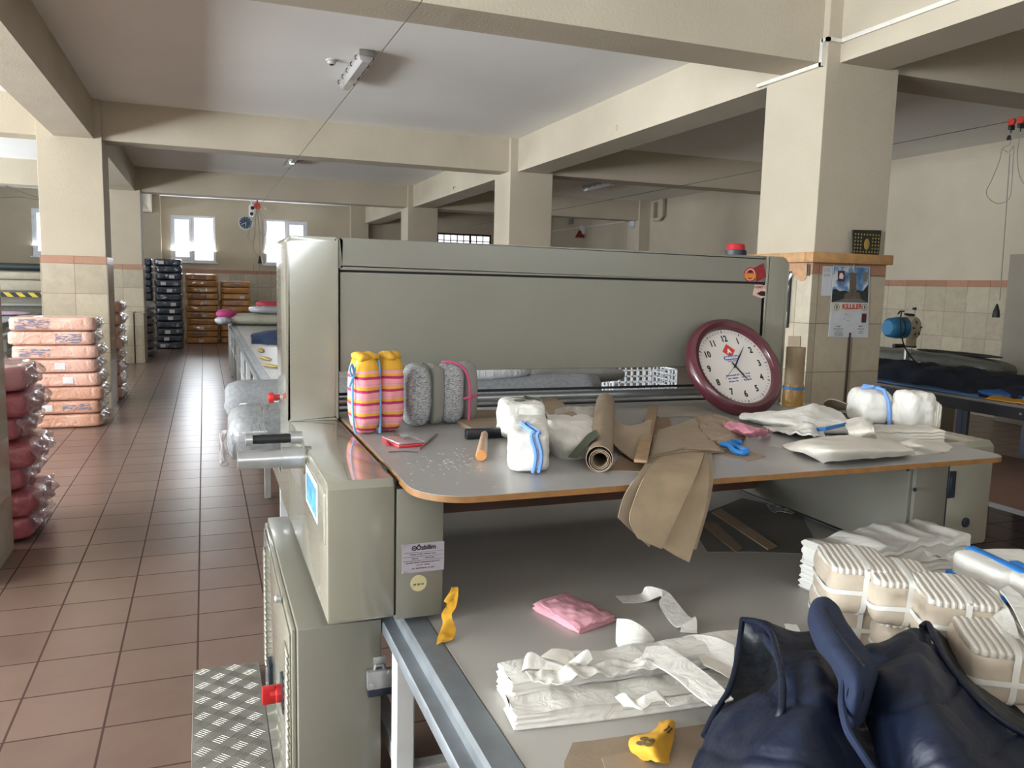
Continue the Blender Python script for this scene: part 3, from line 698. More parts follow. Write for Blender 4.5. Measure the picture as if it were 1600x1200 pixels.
b = new(); tube(b, [(XR-.12, py.y-.25, ZC), (XR-.12, py.y-.25, 3.45), (XR-.12, py.y-.15, 3.38), (XR-.12, py.y+.1, 3.38), (XR-.12, py.y+.17, 3.46), (XR-.12, py.y+.17, 3.8)], .05, 10); obj('bent_pipe', b, M_wall, label='bent pipe under the ceiling at the right wall', cat='pipe')
b = new(); tube(b, [(6.93, -2, 3.31), (6.93, 6, 3.30), (6.9, 14, 3.28), (6.9, 23.9, 3.3)], .004, 6); obj('steel_wire', b, M_wire, label='thin steel wire stretched through the dim right bay', cat='wire')
M_pul = mat('orange_red_pulley', '#b0301f', .4)
for i, (px, py_) in enumerate(((1581, 193), (1596, 189))):
    q = onx(px, py_, 6.93); yq = q.y
    t = thing('wire_pulley', ['left', 'right'][i]+' one of the two red pulley wheels hanging from the wire at upper right', 'pulley', (6.93, yq, 3.3), 'red wire pulleys')
    b = new(); lathe(b, [(.012, -.014), (.034, -.014), (.026, 0), (.034, .014), (.012, .014)], 18, frameM((6.93, yq, 3.292), (0, 1, 0), (0, 0, 1))); obj('wheel', b, M_pul, t)
    b = new(); box(b, 6.90, 6.96, yq-.014, yq+.014, 3.22, 3.262, .004); tube(b, [(6.93, yq, 3.23), (6.93, yq, 3.19)], .006, 6); obj('hanger', b, M_dark, t)
    yy = [yq, yq][i]
    b = new()
    if i == 0:
        pts = [(1581, 206), (1578, 225), (1566, 232), (1562, 250), (1550, 280), (1541, 300), (1548, 313), (1562, 318), (1577, 310), (1581, 285), (1583, 250), (1584, 228), (1576, 238), (1566, 232)]
    else: pts = [(1596, 205), (1590, 235), (1591, 265), (1597, 283), (1606, 288), (1612, 270), (1608, 240), (1600, 208)]
    P = [onx(a, c_, 6.93) for a, c_ in pts]; P = [cr(P, k/48) for k in range(49)]; tube(b, P, .004, 6); obj('cable_loop', b, M_cable, t)
    if i == 0:
        q = onx(1577, 215, 6.93); b = new(); lathe(b, [(.022, -.02), (.02, .0), (.012, .02), (0, .02)], 12, Matrix.Translation(q)); obj('clamp', b, M_dark, t)
q = onx(1557, 486, 6.93)
t = thing('pendant_switch', 'black pendant switch hanging on a long thin cable before the right wall', 'switch', (6.93, q.y, q.z))
b = new(); P = [onx(a, c_, 6.93) for a, c_ in ((1578, 240), (1572, 330), (1567, 400), (1562, 470))]; P = [cr(P, k/16) for k in range(17)]; tube(b, P, .005, 6); obj('cable', b, M_cable, t)
b = new(); lathe(b, [(.033, -.06), (.034, -.05), (.028, 0), (.012, .05), (.008, .065), (0, .066)], 16, Matrix.Translation(q)); obj('handle', b, M_dark, t)
# pilaster at the right edge
b = new(); q = onx(1590, 440, XR-.02); q = ony(1589, 440, 8.2)
b = new(); box(b, XR-.5, XR, 7.2, 8.0, 0, ZC) if 0 else None; b.free()

# ------------------------------------------------------------------ near right column: shelf, calendar, papers
M_shelf = mat('varnished_wooden_ledge', '#b58a5a', .45, var=.12, vs=18)
t = thing('wooden_ledge', 'wooden ledge frame running around the near right column above the calendar', 'shelf', (4.62, 4.9, 1.92))
b = new(); x0, x1 = 4.262-.05, 4.985+.0
box(b, 4.18, 4.95, 4.80, 4.885, 1.925, 1.998, .003); obj('front_board', b, M_shelf, t)
b = new(); box(b, 4.18, 4.262, 4.888, 5.60, 1.925, 1.998, .003); obj('side_board', b, M_shelf, t)
Yc = 4.894
def fp(px, py, Y): return ony(px, py, Y)
def card(b, pts, Y, th=.002):
    P = [ony(x, y, Y) for x, y in pts]; prism(b, [(p.x, p.z) for p in P], Y-th, Y, MXZ)
M_paper = mat('white_paper', '#c9cbcf', .7)
t = thing('wall_calendar', 'wall calendar with blue sky tower photo hanging on the near right column', 'calendar', (4.64, 4.89, 1.36))
b = new(); card(b, [(1302, 415), (1359, 417), (1356, 528), (1294, 526)], 4.893, .003); obj('backing', b, M_paper, t)
ksky = NT('printed_sky'); ksky.b.inputs['Roughness'].default_value = .35
ksky.l(ksky.ramp(ksky.noise(9, 5), [(.38, '#3f6d9c'), (.52, '#6f93b4'), (.6, '#cdd3d8')]), ksky.b.inputs['Base Color'])
b = new(); card(b, [(1303, 416), (1358, 418), (1356, 473), (1299, 472)], 4.8895, .001); pic = obj('picture', b, ksky.m, t)
def pc_(name, pts, m, Y, lab=None, par=None):
    b = new(); card(b, pts, Y, .0006); return obj(name, b, m, par or pic, label=lab)
M_tree = mat('printed_dark_trees', '#23282a', .4, col2='#343a38', vs=60); M_stone = mat('printed_stone_tower', '#5d5145', .4, col2='#6e6254', vs=40)
pc_('printed_trees', [(1301, 453), (1306, 451), (1312, 455), (1320, 454), (1328, 457), (1340, 453), (1348, 455), (1357, 444), (1356, 473), (1299, 472)], M_tree, 4.8884)
pc_('printed_tower', [(1328, 430), (1338, 430), (1338, 456), (1343, 458), (1345, 468), (1318, 468), (1320, 459), (1327, 456)], M_stone, 4.8876)
pc_('printed_tower', [(1326, 428), (1332, 425), (1340, 428), (1340, 430), (1326, 430)], M_stone, 4.8870)
pc_('printed_steps', [(1301, 472), (1318, 467), (1345, 467), (1354, 472)], mat('printed_stone_steps', '#6f6c68', .4), 4.8868)
pc_('printed_badge', [(1309, 423), (1320, 423), (1320, 440), (1309, 440)], mat('printed_maroon', '#5c2a2a', .4), 4.8882)
pc_('printed_badge_figure', [(1311, 435), (1312, 428), (1315, 426), (1318, 430), (1317, 436)], M_white, 4.8875)
pc_('printed_badge', [(1348, 425), (1356, 425), (1355, 440), (1348, 440)], mat('printed_taupe', '#7c7468', .4), 4.8882)
b = new(); card(b, [(1298, 473), (1357, 474), (1356, 487), (1297, 486)], 4.889, .001); ban = obj('title_banner', b, mat('ivory_banner', '#ccc6b8', .5), t)
b = new(); c0 = ony(1331.5, 479.3, 4.8878); text(b, 'KiLLiLER', .054, frameM(c0, (1, 0, .02), (0, 0, 1)), .0016, .0003, sx=.98); obj('lettering', b, mat('red_ink', '#b3261f', .5), ban)
for px in (1307.5, 1351):
    c0 = ony(px, 480, 4.8878); b = new(); lathe(b, [(.026, 0), (.026, .0006), (.023, .0006), (.023, 0)], 20, frameM(c0, (1, 0, 0), (0, 0, 1)), False); box(b, c0.x-.004, c0.x+.006, 4.887, 4.888, c0.z-.012, c0.z+.014); obj('emblem', b, M_ink, ban)
b = new(); card(b, [(1299, 488), (1346, 489), (1345, 505), (1298, 504)], 4.8885, .001); card(b, [(1297, 506), (1353, 507), (1352, 527), (1295, 525)], 4.888, .001); lf = obj('date_leaves', b, M_paper, t)
b = new()
for (px, py, s, tx) in ((1324, 491, .02, 'I  ....'), (1323, 499.5, .02, '*   .....'), (1310, 510, .014, 'OCAK'), (1345, 510, .014, 'MART'), (1310, 514, .011, 'Pt Sa Ca Pe Cu Ct Pz'), (1310, 517.5, .011, '1  2  3  4  5  6  7'), (1310, 520.5, .011, '8 9 10 11 12 13 14'), (1310, 523.5, .011, '15 16 17 18 19 20'), (1345, 514, .008, 'Pt Sa Ca Pe Cu Ct'), (1345, 517.5, .008, '1 2 3 4 5 6'), (1345, 520.5, .008, '7 8 9 10 11 12')):
    c0 = ony(px, py, 4.8866); text(b, tx, s, frameM(c0, (1, 0, 0), (0, 0, 1)), .0004, .0002)
obj('lettering', b, M_ink, lf)
b = new(); card(b, [(1347, 490), (1354, 490), (1353, 504), (1346, 504)], 4.888, .001); obj('tear_off_pad', b, mat('printed_maroon', '#5c2a2a', .4), t)
b = new(); q = ony(1334, 413, 4.885); tube(b, [q+Vector((0, -.002, .10)), q+Vector((.012, -.002, .08)), q+Vector((0, -.002, .06)), q+Vector((-.01, -.002, .03)), q+Vector((0, -.002, 0)), q+Vector((.001, -.002, -.05))], .003, 6); obj('hook', b, M_steel, t)
b = new(); card(b, [(1286, 416), (1301, 416), (1298, 462), (1283, 462)], 4.8925, .002); tt = obj('paper_notice', b, M_paper, label='narrow white paper notice stuck left of the wall calendar', cat='paper')
b = new()
for i, yy in enumerate((420, 423, 429, 431)): q = ony(1292, yy, 4.8905); box(b, q.x-.03, q.x+.03, 4.8902, 4.891, q.z-.002, q.z+.002)
obj('lettering', b, M_lampgrey, tt)
# small dark picture standing on the ledge
M_gold = mat('gold_ink', '#9c8443', .5)
t = thing('small_picture', 'small dark square picture with gold dots standing on the wooden ledge', 'picture', (4.61, 4.85, 1.998))
P = [ony(1331, 359, 4.85), ony(1376, 360, 4.85), ony(1372, 396, 4.85), ony(1331, 395, 4.85)]
for p_ in P[2:]: p_.z = 1.998
b = new(); prism(b, [(p_.x, p_.z) for p_ in P], 4.84, 4.85, MXZ, .001, 1); obj('panel', b, mat('dark_green_black_card', '#23261f', .5), t)
b = new()
for i in range(9):
    for j in range(6):
        if 3 <= i <= 5 and 1 <= j <= 4: continue
        x = P[3].x+(P[2].x-P[3].x)*(i+.5)/9; z = 2.005+(.155)*(j+.5)/6; lathe(b, [(.0075, 0), (.006, .001), (0, .001)], 8, frameM((x, 4.84, z), (1, 0, 0), (0, 0, 1)))
obj('gold_dots', b, M_gold, t)
b = new(); lathe(b, [(.034, 0), (.030, .001), (0, .001)], 16, frameM(((P[3].x+P[2].x)/2, 4.84, 2.075), (1, 0, 0), (0, 0, 1)) @ Matrix.Diagonal((.8, 1.25, 1, 1))); obj('gold_medallion', b, M_gold, t)
# dark cable/gap down the column below the calendar
b = new(); q = ony(1328, 522, 4.89); q2 = ony(1320, 632, 4.89); box(b, 4.652, 4.672, 4.885, 4.897, .3, 1.40); obj('cable_duct', b, mat('dark_brown_duct', '#4a4039', .5), label='dark narrow duct running down the column below the calendar', cat='cable duct')
# things hung on the left side of that column
def cardx(b, pts, X, th=.003):
    P = [onx(x, y, X) for x, y in pts]; prism(b, [(p.y, p.z) for p in P], X-th, X, MYZ)
M_card = mat('brown_cardboard', '#8e7d69', .8, var=.06, vs=20, bump=.15, bs=90)
M_card2 = mat('light_brown_cardboard', '#96836a', .75, var=.08, vs=15, bump=.15, bs=90)
b = new(); cardx(b, [(1222, 412), (1262, 411), (1262, 428), (1257, 438), (1250, 439), (1244, 432), (1224, 430)], 4.262); obj('torn_cardboard', b, mat('torn_tan_cardboard', '#b78d6b', .7, var=.15, vs=25), label='torn tan cardboard scrap stuck under the ledge on the column side', cat='cardboard')
b = new(); cardx(b, [(1261, 413), (1266, 413), (1265, 431), (1261, 431)], 4.262); obj('small_photo', b, mat('dark_greenish_print', '#363b33', .4), label='tiny dark photo at the column corner under the ledge', cat='photo')
b = new(); box(b, 4.05, 4.24, 5.63, 5.75, 1.0, 1.9) if 0 else cardx(b, [(1222, 424), (1238, 424), (1232, 512), (1218, 512)], 4.262, .012); t = obj('dark_gap_strip', b, M_dark, label='narrow dark strip put in for the dark gap on the column side', cat='dark strip')  # solid dark strip, the darkness of the gap put into its colour
b = new(); cardx(b, [(1236, 426), (1239, 429), (1229, 444), (1226, 441)], 4.249); cardx(b, [(1230, 446), (1233, 446), (1231, 458), (1227, 457)], 4.249); cardx(b, [(1222, 488), (1230, 487), (1228, 511), (1221, 512)], 4.249); obj('white_slip', b, M_paper, t)
b = new(); cardx(b, [(1232, 525), (1251, 525), (1249, 577), (1243, 578), (1242, 562), (1231, 562)], 4.262); obj('cardboard_strip', b, M_card, label='brown cardboard strip stuck to the tiles behind the wall clock', cat='cardboard')

# ------------------------------------------------------------------ wrapped bales
def film(name, col, alpha, rough=.12, bump=.6):
    if name in MATS: return MATS[name]
    k = NT(name); k.b.inputs['Base Color'].default_value = lin(col); k.b.inputs['Roughness'].default_value = rough
    k.b.inputs['Alpha'].default_value = alpha; k.b.inputs['Coat Weight'].default_value = .8; k.bump(k.noise(14, 5, dist=2.5), bump, .02); MATS[name] = k.m; return k.m
def wrapped(name, col, col2=None, rough=.4): return mat(name, col, rough, col2=col2, vs=3, bump=.7, bs=9, bd=.03, coat=.9, dist=1.5)
M_peach = wrapped('peach_cloth_in_film', '#d9a591', '#e6bba9')
M_peach2 = wrapped('deeper_peach_cloth_in_film', '#cb937a', '#d6a48c')
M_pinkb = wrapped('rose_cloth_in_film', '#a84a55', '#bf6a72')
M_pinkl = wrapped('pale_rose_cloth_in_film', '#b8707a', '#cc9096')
M_navyb = wrapped('navy_cloth_in_film', '#2b3340', '#3d4858')
M_orangeb = wrapped('orange_cloth_in_film', '#bd8040', '#cc9250')
M_greyb = wrapped('grey_cloth_in_film', '#4c4d4c', '#626362')
M_film = film('clear_wrinkled_film', '#cfc8ca', .5)
M_filmp = film('pinkish_wrinkled_film', '#b78a92', .55)
_k = NT('blue_grey_print_on_film'); _k.b.inputs['Base Color'].default_value = lin('#7f86a2'); _k.b.inputs['Roughness'].default_value = .35
_m = _k.n('ShaderNodeMapping'); _m.inputs['Scale'].default_value = (6, 6, 26); _t = _k.n('ShaderNodeTexCoord'); _k.l(_t.outputs['Object'], _m.inputs[0])
_k.l(_k.ramp(_k.noise(1.6, 4, _m.outputs[0], .6, 1.0), [(.46, 0.0), (.56, .8)]), _k.b.inputs['Alpha']); M_print = _k.m
def bale(name, w, d, h, m, seed=0, film_side=None, labelpos=None, printpos=None, amp=.010, filmm=None, n=9):
    t = nobj(name, (0, 0, 0)); t['_w'] = 0
    b = new(); softbox(b, w, d, h, n, 12, amp, 5, seed); obj('body', b, m, t, sharp=180)
    if film_side:
        b = new()
        a_ = {'+x': 0}[film_side]
        softbox(b, w*1.0, d, h, n, 22, .0, 5, seed, sub=('+x', -.92, .92, -.9, .9), off=.004)
        for v in b.verts: v.co.x += .038+.012*math.sin(v.co.z*70/(h/.15)+v.co.y*25+seed)+.02*fbm(v.co, 16, seed)-abs(v.co.z-h/2)/h*.09
        obj('gathered_film_end', b, filmm or M_film, t, sharp=180)
    if labelpos:
        u, v, s = labelpos; b = new(); softbox(b, w, d, h, n, 4, amp, 5, seed, sub=('-y', u, u+s/w*2*1.15, v, v+s/h*1.6), off=.004); obj('label', b, M_white, t, sharp=180, label='white square sticker')
    if printpos:
        u0, u1, v0, v1 = printpos; b = new(); softbox(b, w, d, h, n, 6, amp, 5, seed, sub=('-y', u0, u1, v0, v1), off=.003); obj('print', b, M_print, t, sharp=180)
    return t
def finish(t, loc, rot, label, cat, group):
    t.location = loc; t.rotation_euler = rot; tag(t, label, cat, group)
random.seed(4)
# peach bales in front of the left column
hs = 1.235/8
for i in range(8):
    w_ = .84+random.uniform(-.01, .015)
    t = bale('wrapped_bale', w_, .62, hs*1.0, M_peach if i > 2 else M_peach2, i, '+x',
             {1: (-.38, -.5, .09), 3: (.12, -.5, .09), 4: (.0, -.45, .09)}.get(i), {5: (-.8, -.1, -.6, .5), 6: (.1, .7, -.7, .6), 7: (-.85, -.05, -.8, .7), 1: (.1, .8, -.5, .5)}.get(i))
    finish(t, (-1.515+random.uniform(-.02, .02)-(.02 if i > 4 else 0)-i*.006, 10.33, i*hs), (0, 0, random.uniform(-.012, .012)), 'peach wrapped bale, %s of the stack in front of the left column' % ordn(i, 8), 'bale', 'peach bales in front of the left column')
h2 = 1.36/8
for i in range(8):
    t = bale('wrapped_bale', .70, .72, h2, M_peach2, i+20, '+x')
    finish(t, (-1.46+random.uniform(-.03, .03), 12.62, i*h2), (0, 0, random.uniform(-.012, .012)), 'peach wrapped bale, %s of the stack just behind the left column' % ordn(i, 8), 'bale', 'peach bales behind the left column')
h3 = 1.12/7
for i in range(7):
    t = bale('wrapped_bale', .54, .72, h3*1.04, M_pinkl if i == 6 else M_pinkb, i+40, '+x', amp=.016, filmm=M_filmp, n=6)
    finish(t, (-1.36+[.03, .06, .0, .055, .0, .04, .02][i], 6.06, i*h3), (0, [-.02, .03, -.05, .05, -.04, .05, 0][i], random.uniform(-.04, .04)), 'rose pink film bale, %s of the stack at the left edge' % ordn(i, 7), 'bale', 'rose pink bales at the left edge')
# dark navy bales
hn = 2.13/13
for i in range(13):
    t = bale('wrapped_bale', .60, .85, hn, M_navyb, i+60, None, (random.uniform(-.7, .3), -.6, .10) if i % 4 != 3 else None, amp=.012)
    finish(t, (-.79+random.uniform(-.015, .015), 21.25, i*hn), (0, 0, random.uniform(-.02, .02)), 'dark navy wrapped bale, %s of the tall stack near the far wall' % ordn(i, 13), 'bale', 'navy bales by the far wall')
for i in range(13):
    t = bale('wrapped_bale', .42, .8, hn, M_navyb, i+80, None, amp=.012)
    finish(t, (-1.36+random.uniform(-.01, .01), 21.5, i*hn), (0, 0, random.uniform(-.02, .02)), 'navy bale, %s of the narrow stack beside the tall one' % ordn(i, 13), 'bale', 'navy bales half behind the third left column')
ho = 1.80/11
for i in range(11):
    t = bale('wrapped_bale', .78, .8, ho, M_orangeb, i+100, None, (random.uniform(-.3, .4), -.6, .10) if i % 2 == 0 and i < 9 else None, (-.7, .3, -.6, .5) if i % 3 == 1 else None, amp=.014)
    finish(t, (-.06+random.uniform(-.02, .02)+(.02 if i > 5 else 0), 22.85, i*ho), (0, 0, random.uniform(-.02, .02)), 'orange wrapped bale, %s of the taller orange stack' % ordn(i, 11), 'bale', 'orange bales, taller stack')
for i in range(10):
    t = bale('wrapped_bale', .74, .8, ho, M_orangeb, i+130, None, (random.uniform(-.3, .4), -.6, .10) if i % 3 == 1 else None, (-.6, .5, -.6, .5) if i % 3 == 0 else None, amp=.014)
    finish(t, (.74+random.uniform(-.02, .02)+(.03 if i > 5 else 0), 22.9, i*ho), (0, 0, random.uniform(-.02, .02)), 'orange wrapped bale, %s of the lower orange stack to the right' % ordn(i, 10), 'bale', 'orange bales, lower stack')
for i in range(6):
    t = bale('wrapped_bale', .60, .8, 1.0/6, M_greyb, i+150, '+x', amp=.012)
    finish(t, (-1.33, 19.15, i/6), (0, 0, random.uniform(-.03, .03)), 'dark grey bale, %s of the stack behind the third left column' % ordn(i, 6), 'bale', 'grey bales behind the third left column')
b = new(); softbox(b, .62, .7, .16, 4, 12, .03, 6, 7, Matrix.Translation((-1.3, 19.1, 1.02))); obj('film_bundle', b, M_film, label='crumpled white film lying on top of the grey bales', cat='plastic film')
# tiled low pier before the third left column
zt = ony(215, 488, 17.3).z
b = new(); box(b, -1.46, -1.30, 17.3, 17.88, 0, zt, .01, 2); box(b, -1.285, -1.12, 17.34, 17.88, 0, zt-.02, .004, 1); struct('trim_1', b, M_tile)

# ------------------------------------------------------------------ goods on the far end of the long table
t = bale('wadding_roll', 1.55, .9, .21, mat('quilted_cream_wadding', '#b9baa8', .7, bump=.6, bs=18, bd=.02, coat=.4), 5, None, n=3.2)
finish(t, (1.08, 15.55, TZ), (0, 0, 0), 'flat roll of cream quilted wadding in film on the far end of the long table', 'wadding', None)
b = new(); softbox(b, 1.2, .7, .16, 2.6, 14, .03, 6, 8, Matrix.Translation((1.35, 15.5, TZ+.20))); obj('clear_plastic_bag', b, film('bluish_clear_film', '#c0c2cc', .85), label='crumpled clear plastic bag with blue print lying on the wadding roll', cat='plastic bag')
q = ony(425, 468, 15.5); b = new(); softbox(b, .55, .35, .12, 2.5, 12, .02, 8, 9, Matrix.Translation((q.x, 15.6, TZ+.32))); obj('red_cloth', b, mat('red_pink_cloth', '#b5404f', .8), label='folded red cloth on top of the plastic bag', cat='cloth')
b = new(); softbox(b, .34, .4, .16, 2.4, 12, .02, 8, 11, Matrix.Translation((.36, 15.35, TZ+.12))); obj('magenta_cloth', b, mat('magenta_cloth', '#c24a84', .8), label='magenta cloth bundle poking out at the left end of the wadding', cat='cloth')
b = new(); softbox(b, .25, .4, .13, 2.4, 12, .03, 8, 12, Matrix.Translation((.30, 15.25, TZ+.02))); obj('white_cloth', b, mat('bluish_white_cloth', '#c3c9d4', .8), label='white cloth hanging over the table corner under the magenta one', cat='cloth')
M_nav = mat('navy_cloth', '#1d3557', .85, bump=.3, bs=40)
G = [[(.56, 10.9, TZ+.01), (.60, 11.6, TZ+.08), (.62, 12.3, TZ+.01)], [(.9, 10.7, TZ+.01), (.9, 11.5, TZ+.13), (.95, 12.5, TZ+.01)], [(1.3, 10.8, TZ+.01), (1.35, 11.5, TZ+.12), (1.3, 12.4, TZ+.01)], [(1.8, 10.8, TZ+.01), (1.8, 11.6, TZ+.1), (1.8, 12.4, TZ+.01)]]
b = new(); patch(b, G, 40, 20, .01, .02, 6, 3); obj('navy_cloth_pile', b, M_nav, label='navy blue cloth laid across the long table behind the machine', cat='cloth')
for i, (px, py) in enumerate(((408, 548), (415, 561), (424, 573))):
    q = onz(px, py, TZ); b = new(); softbox(b, .06, .5-.1*i, .02, 2.5, 10, .01, 20, i, Matrix.Translation(q)@Matrix.Rotation(.2*i, 4, 'Z')); obj('yellow_scrap', b, mat('ochre_scrap_cloth', '#a8904e', .8), label='ochre fabric scrap on the long table, %s of three in a line' % ['farthest', 'middle', 'nearest'][i], cat='fabric scrap', group='ochre scraps on the long table')

# grey fabric rolls in the cradle behind the machine
M_knit = mat('grey_marl_knit', '#85878a', .8, vs=60, var=.12, bump=.25, bs=160, bd=.001)
M_knitf = mat('grey_marl_knit_in_film', '#808385', .5, vs=60, var=.1, bump=.6, bs=12, bd=.02, coat=.9, dist=1.2)
def froll(name, y, z, r, x0, x1, m, label, seed):
    b = new()
    def ring(x, rr, k=40): return [(x, y+rr*math.cos(a*2*math.pi/k), z+rr*math.sin(a*2*math.pi/k)) for a in range(k)]
    rings = []
    xs = [(x0, .001), (x0+.004, r*.55), (x0+.02, r*.8), (x0+.06, r*.97)]+[(x0+.1+(x1-x0-.1)*i/24, r) for i in range(25)]+[(x1, .001)]
    for x, rr in xs:
        pts = []
        for p in ring(x, rr):
            P = Vector(p); dr = 1+(.03*fbm(P, 6, seed) if rr > .01 else 0)
            pts.append(b.verts.new((x+(.01*nz(P, 20, seed) if x < x0+.1 else 0), y+(p[1]-y)*dr, z+(p[2]-z)*dr)))
        rings.append(pts)
    for A, B in zip(rings, rings[1:]):
        for k in range(40): b.faces.new((A[k], A[(k+1) % 40], B[(k+1) % 40], B[k]))
    bmesh.ops.remove_doubles(b, verts=b.verts, dist=.0005)
    t = obj(name, b, m, label=label, cat='fabric roll', group='grey fabric rolls behind the machine', sharp=180); return t
r1 = froll('fabric_roll', 3.46, 1.065, .128, .075, 2.05, M_knitf, 'thick grey fabric roll in clear film right behind the machine', 1)
r2 = froll('fabric_roll', 4.05, 1.12, .098, .08, 2.05, M_knit, 'thinner grey fabric roll lying behind the thick wrapped one', 2)
b = new()
def fe(u, v):
    a = v*2*math.pi*.55+math.pi*.9; rr = .105+.012*math.sin(u*3)+.012*nz((u*4, v*9, 0), 1, 3)
    return Vector((.078-.022*math.sin(u*math.pi)-.006+.02*nz((v*7, u*3, 1), 1, 2)*.8, 3.46+rr*math.cos(a), 1.065+rr*math.sin(a)-u*.02))
sheet(b, fe, 10, 30, .002); fo = obj('loose_film_end', b, M_film, r1)
b = new(); softbox(b, .9, .18, .10, 2.6, 12, .012, 12, 4, Matrix.Translation((1.22, 4.06, 1.19))); obj('white_plastic_bundle', b, film('milky_film', '#dcdcde', .97, .3), label='white plastic wrapping lying on the rolls seen under the machine panel', cat='plastic film')
b = new(); softbox(b, .62, .2, .09, 3, 12, .01, 12, 6, Matrix.Translation((2.0, 4.2, 1.15))); t = obj('grey_plastic_bundle', b, mat('grey_cloth_bundle', '#77757', .5) if 0 else mat('grey_film_cloth', '#7b7a77', .5, bump=.5, bs=12, bd=.02, coat=.4), label='grey wrapped cloth beside the white plastic seen under the machine panel', cat='cloth bundle')
# things seen through the gap at the right: wire crate on a stand, red part, dark disc, wooden block
t = thing('packing_stand', 'low dark workbench behind the machine carrying the white wire crate', 'workbench', (3.5, 6.1, 0))
b = new(); box(b, 3.1, 3.95, 5.7, 6.6, .78, .82, .003); obj('top', b, M_lampgrey, t)
for x in (3.13, 3.87):
    for y in (5.73, 6.52): b = new(); box(b, x, x+.05, y, y+.05, 0, .78); obj('leg', b, M_frame, t)
b = new(); cx_, cy_, w2, d2, z0_, z1_ = 3.45, 6.1, .30, .22, .82, 1.02
for i in range(11):
    x = cx_-w2+2*w2*i/10; box(b, x-.006, x+.006, cy_-d2, cy_-d2+.01, z0_, z1_); box(b, x-.006, x+.006, cy_+d2, cy_+d2+.01, z0_, z1_)
for i in range(8):
    y = cy_-d2+2*d2*i/7; box(b, cx_-w2, cx_-w2+.01, y-.006, y+.006, z0_, z1_); box(b, cx_+w2, cx_+w2+.01, y-.006, y+.006, z0_, z1_)
for z in (z0_, z0_+.05, z0_+.10, z0_+.15, z1_):
    box(b, cx_-w2, cx_+w2+.01, cy_-d2, cy_-d2+.01, z-.006, z+.006); box(b, cx_-w2, cx_+w2, cy_+d2, cy_+d2+.01, z-.006, z+.006); box(b, cx_-w2, cx_-w2+.01, cy_-d2, cy_+d2, z-.006, z+.006); box(b, cx_+w2, cx_+w2+.01, cy_-d2, cy_+d2, z-.006, z+.006)
box(b, cx_-w2, cx_+w2, cy_-d2, cy_+d2, z0_, z0_+.004)
obj('wire_crate', b, M_pvc, label='white plastic mesh crate seen through the gap under the machine panel', cat='crate')

# ------------------------------------------------------------------ left side: table and second machine
t = thing('side_table', 'long pale table at the left edge beyond the peach bales', 'table', (-3.6, 15, 0))
b = new(); box(b, -5.0, -3.25, 12.0, 22.4, TZ-.03, TZ, .002); obj('table_top', b, mat('pale_blue_grey_laminate', '#a9b0b6', .35), t)
b = new(); box(b, -3.25, -3.16, 12.0, 22.4, TZ-.09, TZ+.002); obj('side_rail', b, M_galv, t)
for y in (12.1, 14, 16, 18, 20, 22):
    b = new(); box(b, -3.28, -3.2, y, y+.08, 0, TZ-.09); obj('leg', b, M_frame, t)
b = new(); box(b, -3.27, -3.21, 12.1, 22.1, .3, .36); obj('stretcher', b, M_frame, t)
t = thing('low_rail_frame', 'low grey steel frame with a rail standing left of the peach bales', 'steel frame', (-2.6, 12, 0))
b = new(); box(b, -2.62, -2.54, 10.2, 14.6, TZ-.06, TZ, .004); obj('rail', b, M_galv, t)
for y in (10.25, 11.3, 12.4, 13.5, 14.5): b = new(); box(b, -2.61, -2.55, y, y+.06, 0, TZ-.06); obj('post', b, M_frame, t)
b = new(); box(b, -2.60, -2.56, 10.2, 14.6, .30, .35); obj('brace', b, M_frame, t)
t = thing('second_machine', 'second spreading machine with yellow black hazard stripe at the left edge', 'machine', (-4.0, 19, 0))
YL = 18.9
def zl(y): return ony(30, y, YL).z
xl0, xl1 = -5.3, -2.9
b = new(); box(b, xl0, xl1, YL+.1, YL+.5, TZ+.02, zl(411), .02); obj('body', b, mat('warm_grey_machine', '#8c877c', .4), t)
b = new(); box(b, xl0, xl1, YL+.0, YL+.12, zl(436), zl(425), .01); box(b, xl0, xl1, YL+.0, YL+.12, zl(454), zl(438), .01); obj('front_bar', b, mat('pale_beige_machine', '#a9a18f', .4), t)
b = new(); cyl(b, (xl0, YL+.05, (zl(411)+zl(423))/2), (xl1, YL+.05, (zl(411)+zl(423))/2), (zl(411)-zl(423))/2, 20); obj('dark_roller', b, mat('dark_green_roller', '#1f2b2a', .4), t)
khz = NT('hazard_tape'); tc_ = khz.n('ShaderNodeTexCoord'); sp_ = khz.n('ShaderNodeSeparateXYZ'); khz.l(tc_.outputs['Object'], sp_.inputs[0])
fr_ = khz.math('FRACT', khz.math('MULTIPLY', khz.math('ADD', sp_.outputs[0], khz.math('MULTIPLY', sp_.outputs[2], 1.0)), 4.6)); khz.l(khz.mix(khz.math('GREATER_THAN', fr_, .5), lin('#c9b33a'), lin('#1b1b1a')), khz.b.inputs['Base Color'])
b = new(); box(b, xl0, xl1, YL-.02, YL+.01, zl(464), zl(457)); obj('hazard_tape', b, khz.m, t, label='yellow and black striped tape')
b = new(); box(b, xl0, xl1, YL-.1, YL+.2, zl(478), zl(474), .01); obj('lower_bar', b, M_lampgrey, t)
q = ony(20, 472, YL-.2); b = new(); softbox(b, 1.4, .5, .09, 2.5, 12, .02, 6, 3, Matrix.Translation((-3.9, YL-.55, TZ))); obj('lilac_cloth', b, mat('lilac_pink_cloth', '#b096ab', .8), label='lilac pink cloth on the pale table in front of the second machine', cat='cloth')
